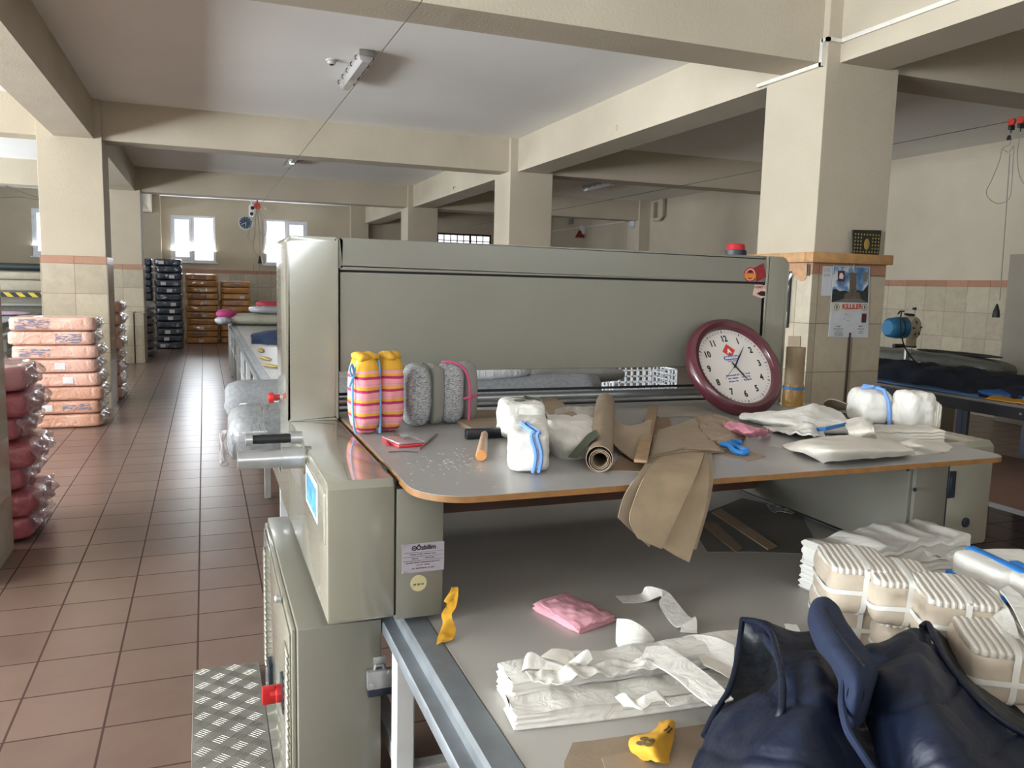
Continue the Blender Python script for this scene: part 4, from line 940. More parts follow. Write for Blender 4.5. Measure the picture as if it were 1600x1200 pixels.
# two thin wires in front of the far wall at the left
for i, P in enumerate(([(0, 287), (25, 297), (58, 308)], [(0, 309), (30, 308), (60, 312)])):
    b = new(); Q = [ony(x, y, 22.0) for x, y in P]; d_ = (Q[-1]-Q[0]); Q = [Q[0]-d_]+Q+[Q[-1]+d_]; Q = [cr(Q, k/20) for k in range(21)]; tube(b, Q, .012, 6); obj('hanging_wire', b, M_cable, label=['upper', 'lower'][i]+' of the two sagging wires left of the left column', cat='wire')

# ------------------------------------------------------------------ right side: cutting bench with the blue motor machine
t = thing('side_bench', 'dark edged grey work bench by the right wall piled with cloth', 'table', (6.9, 6, 0))
b = new(); box(b, 5.92, 7.5, 2.6, 8.6, TZ-.025, TZ, .002); obj('table_top', b, mat('dark_grey_bench_top', '#6c6660', .5), t)
b = new(); box(b, 5.935, 5.97, 2.6, 8.6, TZ-.12, TZ-.025); box(b, 7.4, 7.44, 2.6, 8.6, TZ-.12, TZ-.025); obj('apron', b, mat('black_steel_apron', '#1e1d22', .45), t)
M_leg = mat('blue_grey_profile', '#5c6373', .4, .4)
for y in (4.25, 6.0, 8.3):
    for x in (5.96, 7.35):
        b = new(); box(b, x, x+.035, y, y+.13, 0, TZ-.1); box(b, x-.004, x+.04, y+.055, y+.075, 0, TZ-.1); obj('leg', b, M_leg, t)
b = new(); box(b, 6.3, 7.1, 5.6, 7.6, .22, .26); obj('lower_shelf', b, M_lampgrey, t)
b = new(); q = onx(1594, 645, 5.93); lathe(b, [(.012, 0), (.01, .005), (0, .006)], 10, frameM((5.936, q.y, TZ-.07), (0, 1, 0), (0, 0, 1)) @ Matrix.Scale(-1, 4, (0, 0, 1))); obj('bolt', b, M_steel, t)
t = thing('low_platform', 'low brown board platform with pale edge at the right edge of the picture', 'platform', (5.0, 3.4, 0))
b = new(); box(b, 4.33, 5.72, 2.2, 4.5, .472, .498, .002); obj('board', b, mat('reddish_brown_board', '#6e5044', .5, var=.1, vs=4), t)
b = new(); box(b, 4.322, 4.333, 2.2, 4.5, .468, .496); obj('edge_strip', b, mat('pale_edge_strip', '#8e9096', .4), t)
for x in (4.5, 5.6):
    for y in (2.3, 4.35): b = new(); box(b, x, x+.05, y, y+.05, 0, .472); obj('leg', b, M_leg, t)
b = new(); box(b, 7.6, 8.25, 6.9, 7.5, 0, .42, .005); obj('lit_skirting_box', b, mat('lit_skirting_tone', '#8e887c', .7), label='added pale box in place of lit skirting under the bench by the right wall', cat='box')  # box added here; its pale colour stands for lit wall skirting
# cloths on the bench
M_dnavy = mat('very_dark_navy_cloth', '#0f1526', .9, bump=.3, bs=30)
G = [[(6.02, 4.35, TZ+.01), (6.05, 5.2, TZ+.01), (6.05, 6.2, TZ+.01), (6.1, 7.3, TZ+.01)], [(6.25, 4.45, TZ+.09), (6.3, 5.2, TZ+.14), (6.3, 6.2, TZ+.14), (6.3, 7.3, TZ+.11)], [(6.6, 4.5, TZ+.10), (6.65, 5.2, TZ+.16), (6.65, 6.2, TZ+.15), (6.6, 7.3, TZ+.10)], [(6.9, 4.6, TZ+.01), (6.9, 5.2, TZ+.01), (6.9, 6.2, TZ+.01), (6.9, 7.3, TZ+.01)]]
b = new(); patch(b, G, 40, 50, .01, .05, 5, 3); obj('dark_cloth_heap', b, M_dnavy, label='heap of very dark navy cloth along the bench by the right wall', cat='cloth')
G = [[(5.93, y, TZ+.016+.008*(k % 2)) for k, y in enumerate((4.75, 5.6, 6.6, 7.9))], [(6.05, y, TZ+.02) for y in (4.85, 5.6, 6.6, 7.9)], [(6.25, y, TZ+.02) for y in (4.9, 5.6, 6.6, 7.9)]]
b = new(); patch(b, G, 12, 40, .014, .006, 9, 4); obj('blue_cloth', b, mat('steel_blue_cloth', '#3d6591', .85), label='strip of steel blue cloth along the bench edge under the dark heap', cat='cloth')
G = [[(5.94, y, TZ+.012) for y in (3.9, 4.3, 4.7)], [(6.05, y, TZ+.03) for y in (3.9, 4.3, 4.72)], [(6.16, y, TZ+.012) for y in (3.9, 4.3, 4.7)]]
b = new(); patch(b, G, 10, 24, .008, .012, 12, 5); obj('yellow_cloth', b, mat('mustard_cloth', '#c18b2e', .85), label='mustard yellow cloth on the bench edge right of the blue strip', cat='cloth')
def heap(px, py, z, w_, d_, h_, col, nm, lab, seed, cat='cloth', n=2.4, amp=.03):
    q = onx(px, py, z) if 0 else None
q = onz(1575, 588, TZ+.08)
for (nm, x, y, w_, d_, h_, col, lab, s) in (('orange_cloth', 6.55, 4.55, .30, .24, .17, '#c87f36', 'bright orange crumpled cloth on the bench near the right edge', 1), ('magenta_cloth', 6.35, 4.25, .34, .34, .10, '#8f2450', 'magenta crumpled cloth at the right edge of the picture', 2), ('pink_cloth', 6.6, 4.25, .5, .3, .09, '#a06468', 'dusty pink cloth behind the magenta one', 3),
        ('royal_blue_cloth', 6.16, 4.72, .22, .44, .06, '#1d5591', 'royal blue folded cloth beside the mustard cloth', 4), ('sky_blue_cloth', 6.1, 4.40, .13, .14, .06, '#3a93b5', 'small sky blue cloth piece beside the mustard cloth', 5), ('amber_cloth', 6.95, 5.7, .22, 1.1, .10, '#b08434', 'amber cloth showing behind the dark navy heap', 6)):
    b = new(); softbox(b, w_, d_, h_, 2.3, 12, .022, 11, s, Matrix.Translation((x, y, TZ+.004))); obj(nm, b, mat(nm+'_fabric', col, .85, bump=.3, bs=40), label=lab, cat='cloth')
b = new(); softbox(b, .48, 2.1, .24, 3, 16, .03, 5, 9, Matrix.Translation((7.2, 6.5, TZ))); obj('grey_cloth_stack', b, mat('grey_green_cloth_layers', '#565750', .7, bump=.6, bs=12, bd=.02, coat=.3), label='thick stack of grey cloth layers at the back of the bench', cat='cloth stack')
b = new(); softbox(b, .12, 1.0, .035, 2.5, 18, .03, 12, 12, Matrix.Translation((7.25, 6.1, TZ+.228))); obj('black_cloth_strip', b, M_dark, label='black cloth strip lying on top of the grey cloth stack', cat='cloth')
# electric cloth cutter with blue motor
qx, qy = 6.92, 6.45
t = thing('cloth_cutter', 'upright electric cloth cutter with blue motor standing on the bench', 'cutting machine', (qx, qy, TZ))
def cz_(y): return ony(1415, y, qy).z
def cx_2(x): return ony(x, 540, qy).x
M_iv = mat('ivory_enamel', '#b8ab95', .35)
b = new(); box(b, qx-.09, qx+.12, qy-.08, qy+.08, TZ, TZ+.02, .008); obj('base_plate', b, M_steel, t)
b = new(); x_ = cx_2(1417); box(b, x_-.022, x_+.022, qy-.012, qy+.012, TZ+.02, cz_(545), .004); obj('blade_stand', b, M_steel, t)
x_ = cx_2(1424); b = new(); box(b, x_-.008, x_+.008, qy-.01, qy+.01, TZ+.02, cz_(484), .003); obj('guard_rod', b, M_steel, t)
b = new(); box(b, x_-.016, x_+.016, qy-.014, qy+.014, cz_(484), cz_(480), .003); obj('rod_cap', b, M_dark, t)
zc = cz_(512)
b = new(); lathe(b, [(.09, -.05), (.12, -.02), (.125, .05), (.11, .08), (.06, .10), (0, .10)], 24, frameM((cx_2(1417), qy, zc), (1, .25, 0), (0, 0, 1)));
x_ = cx_2(1417); box(b, x_-.085, x_+.075, qy-.06, qy+.06, cz_(541), zc, .02, 2); obj('gear_head', b, M_iv, t)
for k in range(5):
    b = new(); a_ = k*1.1+2; box(b, .045, .085, -.008, .008, .09, .104, .003, 1, M=frameM((cx_2(1417), qy, zc), (1, .25, 0), (0, 0, 1)) @ Matrix.Rotation(a_, 4, 'Z')); obj('vent_slot', b, M_dark, t)
b = new(); x1_ = cx_2(1408); x0_ = cx_2(1384); cyl(b, (x1_, qy, zc), (x1_-.03, qy, zc), .115, 26); tube(b, [(x1_-.03, qy, zc), ((x0_+x1_)/2, qy, zc), (x0_+.03, qy, zc), (x0_, qy, zc)], [.112, .108, .10, .075], 26); obj('motor', b, mat('blue_motor_enamel', '#34749c', .4), t)
b = new(); cyl(b, ((x0_+x1_)/2+.02, qy, zc), ((x0_+x1_)/2+.032, qy, zc), .114, 26); obj('motor_band', b, M_navyplastic, t)
b = new(); z_ = cz_(540); cyl(b, (cx_2(1393), qy-.03, z_), (cx_2(1408), qy-.03, z_), .022, 14); cyl(b, (cx_2(1408), qy-.03, z_), (cx_2(1428), qy-.02, z_-.01), .014, 10); obj('handle', b, M_dark, t)
b = new(); z_ = cz_(491); cyl(b, (cx_2(1410), qy, z_), (cx_2(1424), qy, z_-.01), .014, 10); tube(b, [(cx_2(1408), qy, z_+.03), (cx_2(1402), qy, z_+.03), (cx_2(1399), qy, z_)], .008, 8); obj('top_lever', b, M_dark, t)
P = [ony(x, y, qy-.15) for x, y in ((1409, 486), (1407, 500), (1409, 525), (1415, 545), (1428, 563), (1447, 580))]; P = [cr(P, k/30) for k in range(31)]
b = new(); tube(b, P, .007, 6); obj('power_cable', b, M_dark, t)
# pier at the right edge, on the right wall

# ------------------------------------------------------------------ things on the work board
def P3(rows, z): return [[onz(x, y, z+h) for x, y, h in r] for r in rows]
def cloth(name, rows, z, m, label, cat, thick=.003, amp=.004, fs=25, seed=1, nu=24, nv=24, group=None, parent=None, smooth=True):
    b = new(); patch(b, P3(rows, z), nu, nv, thick, amp, fs, seed, smooth); return obj(name, b, m, parent, label, cat, group, sharp=60)
def flatpoly(name, pts, z, m, label, cat, th=.002, group=None):
    P = [onz(x, y, z+th) for x, y in pts]; b = new(); prism(b, [(p.x, p.y) for p in P], z, z+th); return obj(name, b, m, label=label, cat=cat, group=group)
def ribbon(name, A, B, z, m, label=None, cat=None, thick=.0015, amp=.001, parent=None, nu=40, group=None, seed=1):
    b = new(); ruled(b, [onz(x, y, z+h) for x, y, h in A], [onz(x, y, z+h) for x, y, h in B], nu, 6, thick, amp, 30, seed); return obj(name, b, m, parent, label, cat, group, sharp=60)
def layered(b, O, U, V, L, W, H, n=10, nu=40, jit=.004, zig=.003, seed=0, curve=0, wob=.004):
    """continuous block of n cloth layers; O corner on the surface, U length dir, V width dir"""
    U = Vector(U).normalized(); V = Vector(V).normalized(); rings = []
    for i in range(nu+1):
        u = i/nu; ring = []
        c = Vector(O)+U*L*u
        top = H*(1+.10*nz((u*6, 0, seed), 1, seed))+wob*nz((u*9, 2, seed), 1)
        e0 = jit*nz((u*2.2, 1, seed), 1)*2
        for k in range(n+1):
            z = top*k/n
            j = jit*nz((k*.9, seed, u*1.5), 1, 1)
            ring.append(c+V*(W+j+e0+(zig if k % 2 else 0))+Vector((0, 0, z)))
        for q in (.75, .5, .25): ring.append(c+V*W*q+Vector((0, 0, top+wob*nz((u*7, q*3, seed), 1, 2))))
        for k in range(n, -1, -1):
            z = top*k/n
            j = jit*nz((k*.9, seed+9, u*1.5), 1, 1)
            ring.append(c+V*(j+e0-(zig if k % 2 else 0))+Vector((0, 0, z)))
        # ends: each layer ends at its own length
        if i in (0, nu):
            s = -1 if i == 0 else 1
            ring = [p+U*s*(jit*1.6*nz((k*.8, seed+3, 0), 1) + (zig if k % 2 else 0)) for k, p in enumerate(ring)]
        rings.append([b.verts.new(p) for p in ring])
    m_ = len(rings[0])
    for A, B in zip(rings, rings[1:]):
        for k in range(m_): b.faces.new((A[k], A[(k+1) % m_], B[(k+1) % m_], B[k]))
    # end caps row by row, so that the layers show
    for R, fl in ((rings[0], 1), (rings[-1], 0)):
        for k in range(n):
            q = [R[k], R[k+1], R[m_-2-k], R[m_-1-k]]
            b.faces.new(q if fl else q[::-1])
        t_ = R[n:n+5]
        b.faces.new(t_ if fl else t_[::-1])
M_whc = mat('white_cotton', '#d2cfc8', .85, col2='#dad7d0', vs=9, bump=.6, bs=20, bd=.008, dist=1)
M_whc2 = mat('off_white_cotton', '#c6c0b5', .85, col2='#d0cabf', vs=9, bump=.25, bs=60, bd=.003)
M_blueb = mat('blue_tape', '#2f72b5', .6)
M_blueb2 = mat('soft_blue_tape', '#6a92cc', .7)
M_green = mat('dark_green_tape', '#4d5545', .8)
# striped bundle
ks = NT('striped_jersey'); tc = ks.n('ShaderNodeTexCoord'); sp = ks.n('ShaderNodeSeparateXYZ'); ks.l(tc.outputs['Object'], sp.inputs[0])
wv = ks.math('MULTIPLY', ks.noise(14, 2), .010); zz = ks.math('ADD', sp.outputs[2], ks.math('SUBTRACT', wv, .005))
ph = ks.math('FRACT', ks.math('DIVIDE', ks.math('SUBTRACT', zz, .012), .0395))
colr = ks.ramp(ph, [(0, '#a8285f'), (.21, '#cf9a33'), (.42, '#d98f94'), (.55, '#d8909c'), (.78, '#d98f94')], 'CONSTANT')
colr = ks.mix(ks.math('MULTIPLY', ks.math('LESS_THAN', ks.math('ABSOLUTE', ks.math('SUBTRACT', ph, .62)), .04), .5), colr, lin('#b98083'))
ks.l(ks.mix(ks.math('GREATER_THAN', zz, .196), colr, lin('#cc9a2e')), ks.b.inputs['Base Color']); ks.b.inputs['Roughness'].default_value = .9
ks.bump(ks.noise(60, 4), .3, .004)
t = thing('striped_bundle', 'pink yellow magenta striped cloth bundle standing on the board left of the grey bundles', 'cloth bundle', (.487, 2.44, BZ))
for i, (x, y) in enumerate(((.452, 2.44), (.527, 2.46))):
    b = new(); softbox(b, .084, .13, .238, 3.4, 16, .004, 22, i+3, RZ(8, (x, y, BZ))); obj('cloth_lobe', b, ks.m, t, sharp=180)
b = new()
for x, y in ((.437, 2.43), (.470, 2.44), (.523, 2.45), (.545, 2.47)): softbox(b, .04, .09, .026, 2.4, 8, .006, 40, int(x*1000), RZ(10, (x, y, BZ+.222)))
obj('folded_top', b, mat('mustard_jersey', '#c4942f', .9, bump=.3, bs=50), t, sharp=180)
b = new()
P = [(.489, 2.49, BZ+.235), (.489, 2.41, BZ+.225), (.490, 2.392, BZ+.15), (.491, 2.39, BZ+.07), (.492, 2.40, BZ+.004)]
tube(b, [cr([Vector(p) for p in P], k/20) for k in range(21)], .0042, 6)
P = [(.43, 2.42, BZ+.225), (.412, 2.405, BZ+.18), (.409, 2.40, BZ+.1), (.413, 2.40, BZ+.03), (.42, 2.40, BZ+.004)]
tube(b, [cr([Vector(p) for p in P], k/20) for k in range(21)], .004, 6)
P = [(.411, 2.40, BZ+.17), (.398, 2.385, BZ+.20), (.405, 2.385, BZ+.215), (.412, 2.395, BZ+.185), (.400, 2.38, BZ+.16), (.396, 2.38, BZ+.15)]
tube(b, [cr([Vector(p) for p in P], k/20) for k in range(21)], .004, 6); obj('blue_tie', b, mat('light_blue_tape', '#6ba3d0', .6), t)
# grey marl bundles
kh = NT('grey_marl_jersey'); m0 = kh.n('ShaderNodeMapping'); m0.inputs['Scale'].default_value = (60, 60, 260); tc = kh.n('ShaderNodeTexCoord'); kh.l(tc.outputs['Object'], m0.inputs[0])
kh.l(kh.ramp(kh.noise(2.2, 3, m0.outputs[0]), [(.36, '#63676a'), (.5, '#97999b'), (.62, '#b9babb')]), kh.b.inputs['Base Color']); kh.b.inputs['Roughness'].default_value = .9; kh.bump(kh.noise(120, 3), .3, .002)
M_greycl = mat('grey_jersey_side', '#85827d', .9, bump=.3, bs=60)
for i, (x, y, lab) in enumerate(((.640, 2.53, 'grey marl cloth bundle with green tie, next to the striped bundle'), (.762, 2.56, 'grey marl cloth bundle tied with pink tape, beside the hanging gap of the machine'))):
    t = thing('grey_bundle', lab, 'cloth bundle', (x, y, BZ), 'grey marl bundles on the board')
    b = new(); softbox(b, .085, .12, .20, 3.2, 14, .005, 18, i+7, RZ(4, (x-.005, y, BZ))); obj('marl_cloth', b, kh.m, t, sharp=180)
    b = new(); softbox(b, .052, .105, .198, 4, 10, .004, 18, i+9, RZ(14, (x+.056, y+.02, BZ))); obj('folded_side', b, M_greycl, t, sharp=180)
    b = new()
    if i == 0: P = [(x+.01, y-.03, BZ+.205), (x+.030, y-.055, BZ+.185), (x+.034, y-.062, BZ+.1), (x+.036, y-.055, BZ+.01)]; m_, r_ = M_green, .0025
    else: P = [(x-.03, y+.0, BZ+.203), (x+.0, y-.05, BZ+.204), (x+.035, y-.068, BZ+.17), (x+.045, y-.070, BZ+.1), (x+.045, y-.062, BZ+.01)]; m_, r_ = mat('pink_tape', '#b8456f', .7), .0042
    tube(b, [cr([Vector(p) for p in P], k/20) for k in range(21)], r_, 6)
    if i == 1: tube(b, [(x+.022, y-.072, BZ+.088), (x+.045, y-.078, BZ+.094), (x+.070, y-.06, BZ+.098)], .004, 6)
    obj('tie', b, m_, t)
# red pin box
q = onz(630, 693, BZ)
t = thing('pin_box', 'small red based pin box with clear lid lying on the board', 'box', (q.x, q.y, BZ)); Mq = RZ(12, (q.x, q.y, BZ))
b = new(); box(b, -.042, .042, -.06, .06, 0, .009, .003, 2, M=Mq); obj('base', b, mat('bright_red_plastic', '#c03038', .3), t)
b = new(); box(b, -.041, .041, -.059, .059, .009, .016, .003, 2, M=Mq); obj('lid', b, film('clear_lid', '#b7aeb0', .6, .1, .1), t)
b = new(); tube(b, [onz(601, 684, BZ+.006), onz(606, 695, BZ+.005)], .004, 6); obj('clasp', b, mat('bright_red_plastic', '#c03038', .3), t)
b = new(); A_, B_ = onz(655, 702, BZ+.004), onz(683, 678, BZ+.004); tube(b, [A_, B_], .0028, 8); tt = obj('pencil', b, mat('brown_pencil', '#6e544c', .5), label='thin pencil lying on the board by the red pin box', cat='pencil')
b = new(); tube(b, [onz(607, 706, BZ+.002), onz(630, 705, BZ+.002), onz(653, 706, BZ+.002)], .0018, 6); obj('needle', b, M_dsteel, label='thin dark needle lying in front of the red pin box', cat='needle')
# lint and chips on the board
ch = new(); random.seed(9)
for k in range(90):
    px = random.uniform(610, 790); py = random.uniform(700, 765)
    if random.random() < .6: px, py = random.gauss(700, 30), random.gauss(722, 8)
    q = onz(px, py, BZ); s = random.uniform(.0005, .0012); box(ch, q.x-s*2, q.x+s*2, q.y-s, q.y+s, BZ+.0001, BZ+.0009, M=None)
tag(obj('thread_lint', ch, mat('pale_lint', '#b5b2ac', .9), kind='stuff'), 'pale thread lint and crumbs scattered over the left of the board', 'lint')
# hammer
hA = Vector((.782, 2.262, BZ+.015)); hB = Vector((.668, 1.955, BZ+.016))
t = thing('hammer', 'hammer with black head and pale wooden handle lying on the board', 'hammer', (.76, 2.2, BZ))
b = new(); box(b, .722, .842, 2.247, 2.277, BZ+.001, BZ+.030, .004, 2); obj('head', b, mat('black_forged_steel', '#23262b', .4, .4), t)
b = new(); tube(b, [hA, hA.lerp(hB, .3), hA.lerp(hB, .8), hB], [.010, .012, .0145, .0150], 12); obj('handle', b, mat('pale_wood_handle', '#a98a72', .5, var=.1, vs=40), t)
b = new(); d_ = (hB-hA).normalized(); tube(b, [hB, hB+d_*.002], [.0149, .013], 12); obj('handle_end', b, mat('orange_wood_end', '#c08348', .5), t)
# white bundles with ties
def white_bundle(name, label, c, w_, d_, h_, ang, seed, n=7, m=None, group=None):
    t = thing(name, label, 'cloth bundle', c, group)
    b = new(); softbox(b, w_, d_, h_, n, 22, .006, 22, seed, RZ(ang, c))
    obj('cloth', b, m or M_whc, t, sharp=180); return t
c = Vector((.79, 1.93, BZ)); t = white_bundle('white_cloth_bundle', 'white cloth bundle with blue tie in front of the brown cardboard roll', c, .105, .29, .108, -22, 3)
b = new()
for dx, dz in ((0, 0), (.014, .004)):
    pts = []
    for k in range(25):
        a = math.pi*k/24; pts.append(RZ(-22, c) @ Vector((.012+dx+.006*math.sin(a*2), -.147+.10*max(0, math.sin(a)-.3)*0-(.004)*math.sin(a), .004+.100*math.sin(a/2)+dz*.3)))
    pts += [RZ(-22, c) @ Vector((-.01+dx, -.11, .112)), RZ(-22, c) @ Vector((-.02+dx, -.05, .112))]
    tube(b, pts, .005, 6)
obj('blue_tie', b, M_blueb2, t)
c = Vector((.90, 2.27, BZ)); t = white_bundle('white_cloth_bundle', 'white cloth bundle with dark green tie standing behind the blue tied one', c, .13, .16, .112, -10, 5)
b = new(); tube(b, [c+Vector((-.03, -.02, .112)), c+Vector((.0, -.03, .118)), c+Vector((.02, .02, .118)), c+Vector((.05, .0, .112)), c+Vector((.072, -.03, .06)), c+Vector((.07, -.04, .01))], .0055, 6); obj('green_tie', b, M_green, t)
cloth('white_cloth', [[(850, 700, .0), (880, 716, .0), (915, 716, .0)], [(850, 675, .055), (885, 685, .055), (920, 690, .045)], [(852, 655, .05), (890, 658, .05), (935, 665, .04)], [(860, 645, .0), (900, 645, .0), (945, 650, .0)]], BZ, M_whc, 'loose white cloths lying between the white bundles and the cardboard roll', 'cloth', .006, .008, 20, 3)
ribbon('green_ribbon', [(888, 714, .02), (905, 695, .05), (918, 680, .07), (932, 672, .08)], [(902, 716, .02), (915, 700, .05), (926, 688, .07), (936, 680, .08)], BZ, M_green, 'dark green ribbon knotted beside the cardboard roll', 'ribbon', .002)
# cardboard pieces
flatpoly('cardboard_sheet', [(712, 655), (790, 652), (800, 668), (752, 676), (735, 668)], BZ, M_card, 'brown cardboard sheet behind the hammer head', 'cardboard', .012)
flatpoly('cardboard_sheet', [(725, 640), (900, 642), (905, 652), (735, 655)], BZ, mat('darker_cardboard', '#75624e', .8), 'long dark cardboard strip lying near the rollers behind the white bundles', 'cardboard', .004)
flatpoly('cardboard_sheet', [(845, 622), (868, 620), (905, 650), (862, 660)], BZ+.004, M_card, 'pointed cardboard piece leaning behind the green tied bundle', 'cardboard', .03)
cloth('cardboard_sheet', [[(868, 640, .05), (900, 634, .05), (960, 640, .03)], [(865, 662, .01), (900, 655, .01), (950, 665, .01)]], BZ, film('dusty_clear_film', '#b5aea6', .8, .3), 'sheet of cloudy plastic over cardboard behind the white cloths', 'plastic film', .002, .006, 14, 3)
# cardboard roll
t = thing('cardboard_roll', 'rolled up brown cardboard lying on the board with its open end forward', 'cardboard', (1.0, 1.95, BZ))
A_ = Vector((.915, 1.765, BZ+.034)); B_ = Vector((1.395, 2.66, BZ+.034)); dr_ = (B_-A_).normalized()
def hollow(b, A, B, r, th, seg=28, sp=0):
    d = (B-A).normalized(); s = d.cross(Vector((0, 0, 1))).normalized(); u = s.cross(d)
    R = []
    for P, rr in ((A, r), (B, r), (B, r-th), (A, r-th)): R.append([b.verts.new(P+(s*math.cos(k*2*math.pi/seg)+u*math.sin(k*2*math.pi/seg))*(rr+sp*k/seg)) for k in range(seg)])
    for i in range(4):
        X_, Y_ = R[i], R[(i+1) % 4]
        for k in range(seg): b.faces.new((X_[k], X_[(k+1) % seg], Y_[(k+1) % seg], Y_[k]))
b = new(); hollow(b, A_, B_, .034, .002); obj('outer_turn', b, M_card, t)
for i, r in enumerate((.028, .0235, .020)): b = new(); hollow(b, A_+dr_*.004*i+Vector((.002, 0, -.004)), B_, r, .0018); obj('inner_turn', b, M_card, t)
# leaf shaped patterns and flat pile right of the roll
flatpoly('cardboard_sheet', [(952, 735), (985, 690), (1010, 650), (1045, 650), (1060, 700), (1000, 736)], BZ, mat('dark_brown_cardboard', '#7d6650', .8), 'flat brown cardboard under the wooden ruler right of the roll', 'cardboard', .003)
M_ply2 = mat('brown_veneer', '#8a6f53', .6, var=.12, vs=25)
cloth('cardboard_pattern', [[(960, 655, .045), (985, 665, .045), (1018, 655, .05)], [(958, 690, .022), (980, 690, .025), (1015, 690, .028)], [(985, 716, .012), (995, 718, .012), (1010, 716, .014)]], BZ, M_card, 'curved brown pattern piece resting between the roll and the ruler', 'cardboard', .003, .001, 10, 2)
b = new(); A_, B_ = onz(1001, 721, BZ+.03), onz(1021, 636, BZ+.03); d_ = (B_-A_).normalized(); box(b, 0, (B_-A_).length, -.017, .017, -.004, .004, .002, M=frameM(A_, d_, Vector((0, 0, 1)).cross(d_))); obj('wooden_ruler', b, M_ply2, label='flat wooden ruler lying lengthwise over the cardboard right of the roll', cat='ruler')
for i, (pts, lab) in enumerate((([(1015, 715), (1020, 690), (1090, 652), (1132, 704), (1075, 708)], 'lowest'), ([(1015, 713), (1022, 680), (1085, 655), (1126, 702), (1070, 703)], 'middle'), ([(1018, 710), (1028, 672), (1082, 655), (1119, 701), (1068, 699), (1050, 704)], 'topmost'))):
    flatpoly('cardboard_pattern', pts, BZ+.004+i*.006, M_card if i != 1 else mat('pale_cardboard', '#a08c74', .8), 'flat angular cardboard pattern, %s of the pile right of the wooden ruler' % lab, 'cardboard', .005, 'flat cardboard patterns on the board')
# patterns hanging over the front edge
def hang(name, rows, m, label, thick=.0022):
    b = new(); G = []
    for r in rows: G.append([onz(x, y, BZ+v) if k == 'z' else ony(x, y, v) for x, y, k, v in r])
    patch(b, G, 30, 14, thick); return obj(name, b, m, label=label, cat='cardboard', group='cardboard patterns hanging over the board edge', sharp=60)
hang('cardboard_pattern', [[(1045, 712, 'z', .006), (1085, 708, 'z', .006), (1112, 708, 'z', .006)], [(1062, 742, 'y', 1.622), (1092, 742, 'y', 1.622), (1115, 742, 'y', 1.622)], [(1050, 790, 'y', 1.598), (1085, 790, 'y', 1.598), (1108, 790, 'y', 1.598)], [(1050, 850, 'y', 1.592), (1072, 855, 'y', 1.592), (1088, 859, 'y', 1.592)]], M_card, 'rightmost of the four brown pattern sheets hanging over the board edge')
hang('cardboard_pattern', [[(1030, 712, 'z', .009), (1070, 708, 'z', .009), (1103, 708, 'z', .009)], [(1040, 742, 'y', 1.612), (1075, 742, 'y', 1.612), (1108, 742, 'y', 1.612)], [(1025, 800, 'y', 1.585), (1065, 800, 'y', 1.585), (1101, 800, 'y', 1.585)], [(1030, 852, 'y', 1.582), (1055, 868, 'y', 1.58), (1077, 879, 'y', 1.578)]], M_card2, 'longest pointed brown pattern sheet, third from the left over the board edge')
hang('cardboard_pattern', [[(1016, 712, 'z', .006), (1040, 710, 'z', .006), (1070, 710, 'z', .006)], [(999, 738, 'y', 1.616), (1030, 740, 'y', 1.616), (1060, 742, 'y', 1.616)], [(975, 776, 'y', 1.594), (1005, 780, 'y', 1.594), (1040, 790, 'y', 1.594)], [(966, 809, 'y', 1.585), (990, 832, 'y', 1.585), (1015, 855, 'y', 1.585)]], M_card, 'leftmost of the four brown pattern sheets hanging over the board edge')
hang('cardboard_pattern', [[(1035, 712, 'z', .012), (1070, 709, 'z', .012), (1101, 707, 'z', .012)], [(1012, 735, 'y', 1.606), (1050, 738, 'y', 1.606), (1090, 738, 'y', 1.606)], [(990, 785, 'y', 1.572), (1025, 790, 'y', 1.572), (1066, 790, 'y', 1.572)], [(984, 814, 'y', 1.566), (1010, 825, 'y', 1.566), (1052, 820, 'y', 1.566)], [(996, 841, 'y', 1.568), (1015, 850, 'y', 1.568), (1034, 858, 'y', 1.568)]], M_card2, 'broad brown pattern sheet, second from the left and in front over the board edge')
# small things right of the patterns
flatpoly('cardboard_sheet', [(1110, 706), (1150, 697), (1196, 713), (1168, 720), (1130, 712)], BZ, M_card, 'thin cardboard scrap under the blue tape in the middle of the board', 'cardboard', .002)
P = [onz(x, y, BZ+h) for x, y, h in ((1128, 694, .015), (1140, 697, .02), (1146, 704, .012), (1160, 708, .01), (1168, 705, .012), (1155, 700, .016), (1140, 692, .016), (1148, 690, .012), (1158, 691, .01))]
b = new(); tube(b, [cr(P, k/40) for k in range(41)], .008, 8); obj('blue_tape', b, mat('bright_blue_tape', '#2277c0', .5), label='crumpled bright blue tape lying in the middle of the board', cat='tape')
cloth('cardboard_pile', [[(1085, 652, .0), (1110, 648, .02), (1150, 655, .0)], [(1092, 665, .02), (1120, 668, .03), (1160, 670, .02)], [(1100, 680, .02), (1130, 690, .02), (1165, 685, .0)]], BZ, M_card, 'crumpled brown cardboard scraps under the pink cloth', 'cardboard', .012, .01, 24, 5)
cloth('pink_cloth', [[(1130, 656, .03), (1160, 662, .04), (1185, 670, .03)], [(1135, 668, .03), (1170, 672, .045), (1200, 672, .03)], [(1160, 682, .01), (1180, 684, .01), (1206, 678, .0)]], BZ, mat('rose_pink_cloth', '#cc8796', .85, bump=.3, bs=40), 'crumpled pink cloth on the board in front of the wall clock', 'cloth', .006, .010, 30, 8)
cloth('white_cloth', [[(1160, 646, .02), (1210, 642, .05), (1270, 632, .08), (1305, 640, .03)], [(1155, 652, .02), (1210, 650, .045), (1270, 645, .06), (1320, 650, .03)], [(1165, 658, .0), (1220, 662, .03), (1280, 664, .03), (1325, 662, .02)], [(1200, 664, .0), (1230, 672, .0), (1290, 676, .0), (1330, 672, .0)]], BZ, M_whc, 'wide loose white cloth lying in front of the clock and the brown tube', 'cloth', .008, .008, 16, 6)
